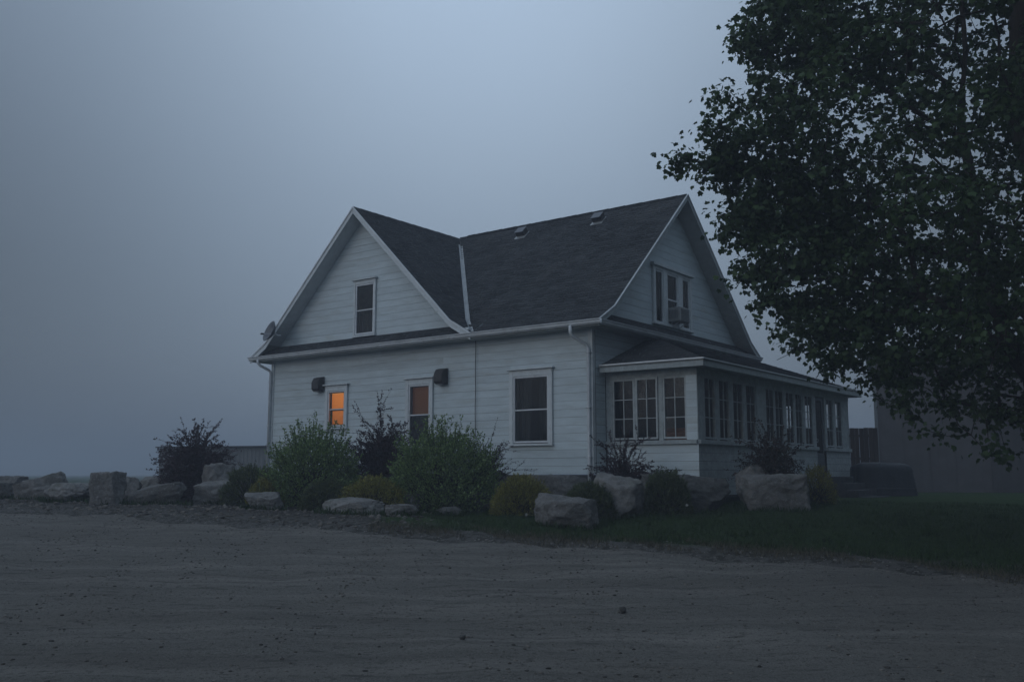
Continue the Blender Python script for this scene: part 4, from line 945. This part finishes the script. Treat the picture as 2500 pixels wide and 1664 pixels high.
# ------------------------------------------------------------------ outbuildings
barn = empty('barn', (14.3, 37.7, .8), R(-21), label='large pale grey metal barn half hidden behind the tree', cat='barn')
bw, bh, bd = 24., 5.4, 9.
door_x = (3.9, 6.9)
x = 0; i = 0
while x < bw - .01:
    ribbed = MB(); hgt = bh if not (door_x[0] - .01 < x + .45 < door_x[1] + .01) else bh
    m = MB(); m.box((x + .003, -.02, .05), (x + .897, .04, bh))
    for q in (.06, .32, .58, .84): m.box((x + q - .02, -.035, .05), (x + q + .02, -.021, bh))
    m.build('wall_panel', M['barn'], barn); x += .9
MB().box((-.12, -.06, 0), (-.001, .10, bh)).build('corner_trim', M['barntrim'], barn)
MB().box((0, .05, 0), (bw, .2, bh)).build('wall', M['barn'], barn); MB().box((0, .2, 0), (.15, bd, bh)).build('wall', M['barn'], barn); MB().box((bw - .15, .2, 0), (bw, bd, bh)).build('wall', M['barn'], barn)
MB().box((0, bd - .15, 0), (bw, bd, bh)).build('wall', M['barn'], barn)
r = MB(); r.prism([(-.4, -.4, bh - .05), (-.4, bd / 2, bh + .7), (-.4, bd + .4, bh - .05), (-.4, bd + .4, bh + .1), (-.4, bd / 2, bh + .85), (-.4, -.4, bh + .1)], (bw + .8, 0, 0)); r.build('roof', M['shed'], barn)
m = MB(); m.box((door_x[0], -.14, .06), (door_x[1], -.075, 2.9)); bdoor = m.build('sliding_door', M['barndoor'], barn)
for q in np.arange(door_x[0] + .3, door_x[1], .3): MB().box((q - .01, -.152, .08), (q + .01, -.141, 2.88)).build('rib', M['barndoor'], bdoor)
MB().box((door_x[0] - .5, -.17, 2.92), (door_x[1] + 3.2, -.05, 3.02)).build('door_rail', M['barntrim'], barn)
MB().box((2.0, -1.6, -.25), (9.5, -.16, .06)).build('concrete_apron', M['concrete'], barn)

fence = empty('board_fence', (8.5, 34.2, .8), 0, label='tall dark board fence between the porch and the barn', cat='fence')
for i in range(27):
    x = i * .165; m = MB(); hh = 2.42 + random.uniform(-.03, .03); m.box((x, random.uniform(-.012, .012), .02), (x + .15, .03, hh)); m.build('board', M['fence'], fence)
for zz in (.4, 1.3, 2.1): MB().box((0, .032, zz), (4.45, .08, zz + .09)).build('rail', M['fence'], fence)
for xx in (.1, 2.2, 4.25): MB().box((xx, .081, 0), (xx + .1, .18, 2.4)).build('post', M['fence'], fence)

# tarp covered equipment beside the porch
tp = empty('covered_equipment', (11.45, 30.2, gpt(11.4, 30)), .05, label='dark tarp-covered equipment with a rounded top before the barn', cat='covered equipment')
V = []; F = []; nu, nv = 48, 14
for j in range(nv + 1):
    t = j / nv
    for i in range(nu):
        a = 2 * math.pi * i / nu; ca, sa = math.cos(a), math.sin(a); rr = (abs(ca) ** 5 + abs(sa) ** 5) ** (-1 / 5)
        k = 1 - .10 * t if t < .72 else (1 - .072 - (t - .72) ** 1.6 * 2.2); k = max(k, .0) if j < nv else 0
        fold = 1 + .035 * math.sin(a * 9 + 1) * (1 - t) ** 1.3 + .012 * math.sin(a * 23) * (1 - t)
        zz = 1.0 * (t / .8 if t < .8 else 1) * (.93 if t < .8 else .93 + .07 * math.sin((t - .8) / .2 * math.pi / 2)) + .03 * math.sin(a * 2) * t
        if j == nv: k = .02
        V.append((.92 * rr * ca * k * fold + .05 * (1 - t), .60 * rr * sa * k * fold, zz))
for j in range(nv):
    for i in range(nu): F.append((j * nu + i, j * nu + (i + 1) % nu, (j + 1) * nu + (i + 1) % nu, (j + 1) * nu + i))
F.append(tuple(nv * nu + i for i in range(nu)))
me = bpy.data.meshes.new('tarp'); me.from_pydata(V, [], F); me.polygons.foreach_set('use_smooth', [True] * len(F)); link_mesh('tarp', me, M['tarp'], tp)
pts = [(1.02 * (abs(math.cos(a)) ** 5 + abs(math.sin(a)) ** 5) ** -.2 * math.cos(a) * .93, .64 * (abs(math.cos(a)) ** 5 + abs(math.sin(a)) ** 5) ** -.2 * math.sin(a) * .97, .22) for a in np.linspace(0, 6.283, 40)]
MB().tube(pts, .012, 5).build('rope', M['cable'], tp)

# distant ribbed shed at the left
shed = empty('ribbed_shed', (-18.2, 50, .9), R(1.5), label='low dark ribbed shed fading in the fog left of the house', cat='shed')
x = 0
while x < 11.9:
    m = MB(); m.box((x + .005, 0, 0), (x + .595, .05, 2.03 + x * .012)); 
    for q in (.1, .3, .5): m.box((x + q - .02, -.03, 0), (x + q + .02, -.001, 2.02 + x * .012))
    m.build('wall_panel', M['shed'], shed); x += .6
MB().box((.0, .051, 0), (12, 6, 2.0)).build('wall', M['shed'], shed); m = MB(); m.prism([(-.15, -.2, 2.04), (12.1, -.2, 2.17), (12.1, 6.2, 2.3), (-.15, 6.2, 2.2)], (0, 0, .06)); m.build('roof', M['barndoor'], shed)
mast = empty('mast', (-13.35, 54.5, .9), 0, label='thin guyed mast behind the ribbed shed', cat='mast')
MB().tube([(0, 0, 0), (0, 0, 2.75)], .03, 6).build('pole', M['cable'], mast)
for dx in (-1.3, 1.5): MB().tube([(0, 0, 2.7), (dx * .5, 0, 2.2), (dx, 0, 1.7)], .012, 4).build('guy_wire', M['cable'], mast)

# ------------------------------------------------------------------ maple tree
F_, CX_, CY_ = 2350., 1250., 832.; cp_, sp_ = math.cos(R(7.87)), math.sin(R(7.87))
TX, TY = 9.35, 15.6
def crown_points(n):
    """points through the crown; the lower and left outline dips and steps as the tree's does"""
    r = np.random.default_rng(21); out = []
    # outline given as radius from the trunk axis against height: a low skirt of hanging sprays, widest at mid height
    prof_z = [2.2, 3.0, 3.6, 4.2, 4.8, 5.4, 6.0, 6.6, 7.2, 7.8, 8.4, 9.2, 10.5, 12., 13.2, 14.]
    prof_r = [3.3, 4.3, 4.8, 5.4, 5.85, 6.15, 6.6, 6.9, 6.6, 6.2, 5.95, 5.5, 5.0, 3.9, 2.2, .6]
    while len(out) < n:
        a = r.uniform(0, 2 * math.pi); z = r.uniform(1.9, 13.9); rm = np.interp(z, prof_z, prof_r)
        lob = 1 + .13 * mn.noise(Vector((math.cos(a) * 2.2, math.sin(a) * 2.2, z * .55))) + .09 * mn.noise(Vector((math.cos(a) * 6, math.sin(a) * 6, z * 1.7)))
        rad = rm * lob * math.sqrt(r.random())
        if rad < 1.0 and z < 6: continue
        low_left = math.cos(a) * rad < -3.2
        if (z < 3.3 and r.random() < .8) or (z < 4.3 and r.random() < (.55 if low_left else .35)): continue
        px_, py_ = math.cos(a) * rad, math.sin(a) * rad * .85
        if mn.noise(Vector((px_ * .42 + 3, py_ * .42, z * .95 + .25 * rad))) < .05 - .12 * (px_ > -1.5) - .5 * (px_ > -4.6 and z < 5.4): continue
        out.append((TX + px_, TY + py_, z))
    # sprays that reach out past the crown, tip first
    for tx, ty, tz, L, k in ((2.45, 15.5, 6.8, 3.2, 170), (3.0, 15.0, 7.2, 2.2, 80), (3.55, 15.5, 8.9, 2.4, 120), (3.9, 15.2, 9.6, 2.0, 80), (3.15, 15.4, 6.0, 2.6, 130), (3.35, 15.3, 5.4, 2.4, 110), (3.5, 15.5, 4.8, 2.6, 120), (3.85, 15.6, 4.2, 2.4, 90),
                              (4.2, 15.4, 3.6, 1.8, 50), (4.9, 15.8, 3.1, 1.6, 40), (5.5, 15.5, 2.45, 1.4, 34), (6.3, 15.2, 2.3, 1.3, 26), (7.0, 15.3, 2.25, 1.3, 22), (7.5, 14.8, 2.2, 1.2, 22), (2.9, 15.9, 6.4, 2., 70), (3.1, 15.2, 8.0, 1.8, 60)):
        for q in range(int(k * .62)):
            t = r.random() ** .8; w_ = .10 + .42 * t
            out.append((tx + L * t + r.normal(0, w_ * .6), ty + (TY - ty) * t + r.normal(0, w_), tz + (.35 + .10 * L) * t * (1 if tz < 6 else -.3) + r.normal(0, w_ * .55)))
    return np.array(out)
AP = crown_points(4900)
# the crown's open side steps in and out as it rises, and its skirt thins towards the ground
_h = AP[:, 2] - 1.6; _d = AP[:, 1] * cp_ + _h * sp_; _u = CX_ + F_ * AP[:, 0] / _d; _v = CY_ - F_ * (_h * cp_ - AP[:, 1] * sp_) / _d
_lim = np.interp(_v, [-400, 0, 60, 120, 185, 240, 300, 360, 388, 425, 448, 480, 520, 600, 650, 700, 760, 820, 860, 900, 950, 1040, 1140], [1900, 1850, 1800, 1785, 1850, 1735, 1712, 1650, 1632, 1655, 1765, 1790, 1750, 1765, 1775, 1790, 1835, 1895, 1915, 1990, 2080, 2190, 2300])
_p = np.random.default_rng(33).random(len(AP)); AP = AP[(_u > _lim) & (_p > np.interp(_v, [880, 930, 1000, 1080], [0, .35, .6, .85]))]
# skeleton: hand-set stems, then every crown point is joined to the nearest limb
nodes = []; par = []
def chainn(pts, start):
    last = start
    for a, b in zip(pts[:-1], pts[1:]):
        a, b = Vector(a), Vector(b); L = (b - a).length; m = max(1, int(L / .35))
        for i in range(1, m + 1):
            t = i / m; p = a.lerp(b, t); p += Vector((math.sin(p.z * 3.1), math.cos(p.z * 2.3 + 1), 0)) * .03; nodes.append(p); par.append(last); last = len(nodes) - 1
    return last
g0 = gpt(TX + .35, TY)
nodes.append(Vector((TX + .35, TY, g0 - .2))); par.append(-1)
t1 = chainn([(TX + .35, TY, g0 - .2), (TX + .20, TY, 1.3), (TX + .05, TY, 1.9)], 0)
b0 = nodes[t1]
stems = [[(TX - .65, TY - .1, 2.75), (TX - 1.35, TY - .2, 3.6), (TX - 1.7, TY - .2, 5.0), (TX - 1.75, TY, 7.2), (TX - 1.6, TY, 9.5), (TX - 1.5, TY, 11.6)],
         [(TX - .25, TY, 3.2), (TX - .55, TY, 5.2), (TX - .7, TY + .2, 8.2), (TX - .3, TY, 12.2), (TX - .2, TY, 13.2)],
         [(TX + .6, TY + .5, 3.2), (TX + 1.5, TY + .9, 5.5), (TX + 2.0, TY + 1.2, 9.5)],
         [(TX + .1, TY - 1.0, 3.5), (TX + .1, TY - 1.8, 6.0), (TX + .2, TY - 2.0, 9.5)]]
ends = [chainn([tuple(b0)] + s_, t1) for s_ in stems]
def nearest(p): return min(range(len(nodes)), key=lambda i: (nodes[i] - Vector(p)).length)
limbs = [[(TX - 1.3, TY - .2, 3.6), (TX - 2.6, TY - .6, 4.3), (TX - 4.0, TY - .7, 4.7), (TX - 5.3, TY - .6, 4.6)],
         [(TX - 1.7, TY - .2, 5.0), (TX - 3.0, TY + .3, 5.6), (TX - 4.6, TY + .5, 6.2), (TX - 6.2, TY + .4, 6.6)],
         [(TX - 1.7, TY, 6.0), (TX - 3.2, TY - 1.0, 7.0), (TX - 4.8, TY - 1.3, 8.0)],
         [(TX - 1.7, TY, 7.2), (TX - 3.0, TY + .8, 8.6), (TX - 4.3, TY + 1.2, 10.0)],
         [(TX - 1.4, TY - .2, 3.8), (TX - 2.4, TY + .9, 4.2), (TX - 3.6, TY + 1.8, 4.1), (TX - 4.4, TY + 2.2, 3.7)],
         [(TX - 1.0, TY - .2, 3.2), (TX - 1.8, TY - 1.4, 3.5), (TX - 2.6, TY - 2.4, 3.4), (TX - 3.0, TY - 2.8, 2.9)],
         [(TX - 1.6, TY, 8.5), (TX - 2.8, TY - .8, 10.2), (TX - 3.6, TY - 1.2, 11.6)],
         [(TX - .5, TY, 5.0), (TX - 1.5, TY + 2.0, 6.0), (TX - 2.4, TY + 3.8, 7.0)],
         [(TX + .1, TY - 1.6, 5.5), (TX - 1.4, TY - 3.0, 6.6), (TX - 2.6, TY - 3.8, 7.4)]]
for l in limbs:
    s0 = nearest(l[0]); chainn([tuple(nodes[s0])] + l[1:], s0)
cap = 80000; NA = np.zeros((cap, 3)); NN = len(nodes); NA[:NN] = [tuple(p) for p in nodes]
axis_d = np.hypot(AP[:, 0] - TX, AP[:, 1] - TY) + .2 * np.abs(AP[:, 2] - 6); order = np.argsort(axis_d)
leafnode = []; par = list(par); rr_ = np.random.default_rng(4)
nd = np.hypot(NA[:, 0] - TX, NA[:, 1] - TY)
for k in order:
    p = AP[k]; dv = NA[:NN] - p; dist = np.sqrt((dv ** 2).sum(1)); pen = np.where(nd[:NN] > axis_d[k], .6, 0) + np.clip(NA[:NN, 2] - p[2] - .3, 0, 9) * .35
    i = int(np.argmin(dist + pen)); a = NA[i].copy(); L = dist[i]; m = max(1, int(L / .28)); last = i; side = rr_.normal(0, .05 * L, 3)
    for q in range(1, m + 1):
        t = q / m; pt = a + (p - a) * t + side * math.sin(math.pi * t) + np.array([0, 0, .10 * L * math.sin(math.pi * t)])
        NA[NN] = pt; nd[NN] = math.hypot(pt[0] - TX, pt[1] - TY); par.append(last); last = NN; NN += 1
    leafnode.append(last)
    if NN > cap - 30: break
par = np.array(par); cnt = np.zeros(NN); cnt[leafnode] += 1
for i in range(NN - 1, 0, -1):
    if par[i] >= 0: cnt[par[i]] += cnt[i]
rad = .0036 * np.maximum(cnt, 1) ** .50; rad = np.maximum(rad, .0055)
# branch tubes as one prism per segment
i = np.arange(1, NN); a = NA[par[i]]; b = NA[i]; d = b - a; L = np.linalg.norm(d, axis=1, keepdims=True) + 1e-9; d /= L
up = np.tile([.1, .2, 1.], (len(i), 1)); s1 = np.cross(d, up); s1 /= np.linalg.norm(s1, axis=1, keepdims=True) + 1e-9; s2 = np.cross(d, s1)
def tubes(sel, K, name, mat, parent):
    aa, bb, ss1, ss2, ra, rb, dd = a[sel], b[sel], s1[sel], s2[sel], np.minimum(rad[par[i[sel]]], rad[i[sel]] * 1.35), rad[i[sel]], d[sel]
    th_ = np.arange(K) * 2 * math.pi / K; c_, sn = np.cos(th_), np.sin(th_)
    ring = ss1[:, None] * c_[None, :, None] + ss2[:, None] * sn[None, :, None]
    V = np.concatenate([aa[:, None] + ring * ra[:, None, None] - dd[:, None] * ra[:, None, None] * .4, bb[:, None] + ring * rb[:, None, None] + dd[:, None] * rb[:, None, None] * .4], 1)
    j = np.arange(K); F = np.stack([j, (j + 1) % K, (j + 1) % K + K, j + K], -1); F = (F[None] + (np.arange(len(aa)) * 2 * K)[:, None, None]).reshape(-1, 4)
    return np_mesh(name, V.reshape(-1, 3), F, mat, parent, smooth=True)
tree = empty('maple_tree', (TX + .35, TY, g0), 0, label='huge dark leafy maple filling the right side, its branches hanging low', cat='tree')
NA_off = np.array([TX + .35, TY, g0]); a = a - NA_off; b = b - NA_off
trunk = tubes(np.where(rad[i] > .05)[0], 10, 'trunk', M['bark'], tree)
br = tubes(np.where(rad[i] <= .05)[0], 4, 'branches', M['bark'], tree); br['kind'] = 'stuff'
# leaves: sprays round each twig end
tips = NA[leafnode]; pd_ = tips - NA[par[leafnode]]; pd_ /= np.linalg.norm(pd_, axis=1, keepdims=True) + 1e-9
allp = []; alld = []
r = np.random.default_rng(8)
for rep, (sp, m) in enumerate(((.13, 12), (.06, 8))):
    o = r.normal(0, sp, (len(tips), m, 3)); o[..., 2] *= .75; P = tips[:, None] + o + pd_[:, None] * .05; allp.append(P.reshape(-1, 3))
    dn = o / (np.linalg.norm(o, axis=2, keepdims=True) + 1e-6); dn = dn + pd_[:, None] * .3; alld.append(dn.reshape(-1, 3))
# a few leaves along the last twig segment
q = np.array([NA[par[l]] for l in leafnode]); t_ = r.random((len(tips), 5, 1)); P = q[:, None] * (1 - t_) + tips[:, None] * t_ + r.normal(0, .05, (len(tips), 5, 3)); allp.append(P.reshape(-1, 3)); alld.append(r.normal(size=(P.shape[0] * 5, 3)))
core_n = len(tips) * 12
LP = np.concatenate(allp) - NA_off; LD = np.concatenate(alld); LP = LP.astype(float)
# the 250 leaves nearest the open left edge of the crown are single parts
key = LP[:, 0] + .25 * np.abs(LP[:, 2] - 5.5); key[:core_n] += 50; ordl = np.argsort(key); lone = ordl[:250]; rest = ordl[250:]
leaf_cloud('foliage', LP[rest], LD[rest], .084, 'maple', 'maple', parent=tree, droop=.9, seed=2, kind='stuff')
one = leaf_cloud('leaf', np.zeros((1, 3)), np.array([[0, 1., 0]]), .082, 'maple', 'maple', parent=tree, droop=0, seed=2)
for n_, k in enumerate(lone):
    o = one if n_ == 0 else one.copy()
    if n_: COL.objects.link(o); o.parent = tree
    o.location = tuple(LP[k]); o.rotation_euler = (random.uniform(-2.2, -.6), random.uniform(-.7, .7), random.uniform(0, 6.28)); sc_ = random.uniform(.7, 1.1); o.scale = (sc_, sc_, sc_)

# ------------------------------------------------------------------ fog
hz = MB(); hz.box((-1540, -560, -1.3), (1540, 1940, 16.5)); hz_o = hz.build('haze', None, kind='stuff', label='even evening fog filling the air')
hm = bpy.data.materials.new('fog_air'); hm.use_nodes = True; t = hm.node_tree; t.nodes.clear()
o = t.nodes.new('ShaderNodeOutputMaterial'); pv = t.nodes.new('ShaderNodeVolumePrincipled'); pv.inputs['Density'].default_value = .0042; pv.inputs['Color'].default_value = (.60, .66, .76, 1); pv.inputs['Anisotropy'].default_value = .0
t.links.new(pv.outputs[0], o.inputs['Volume']); hz_o.data.materials.append(hm)
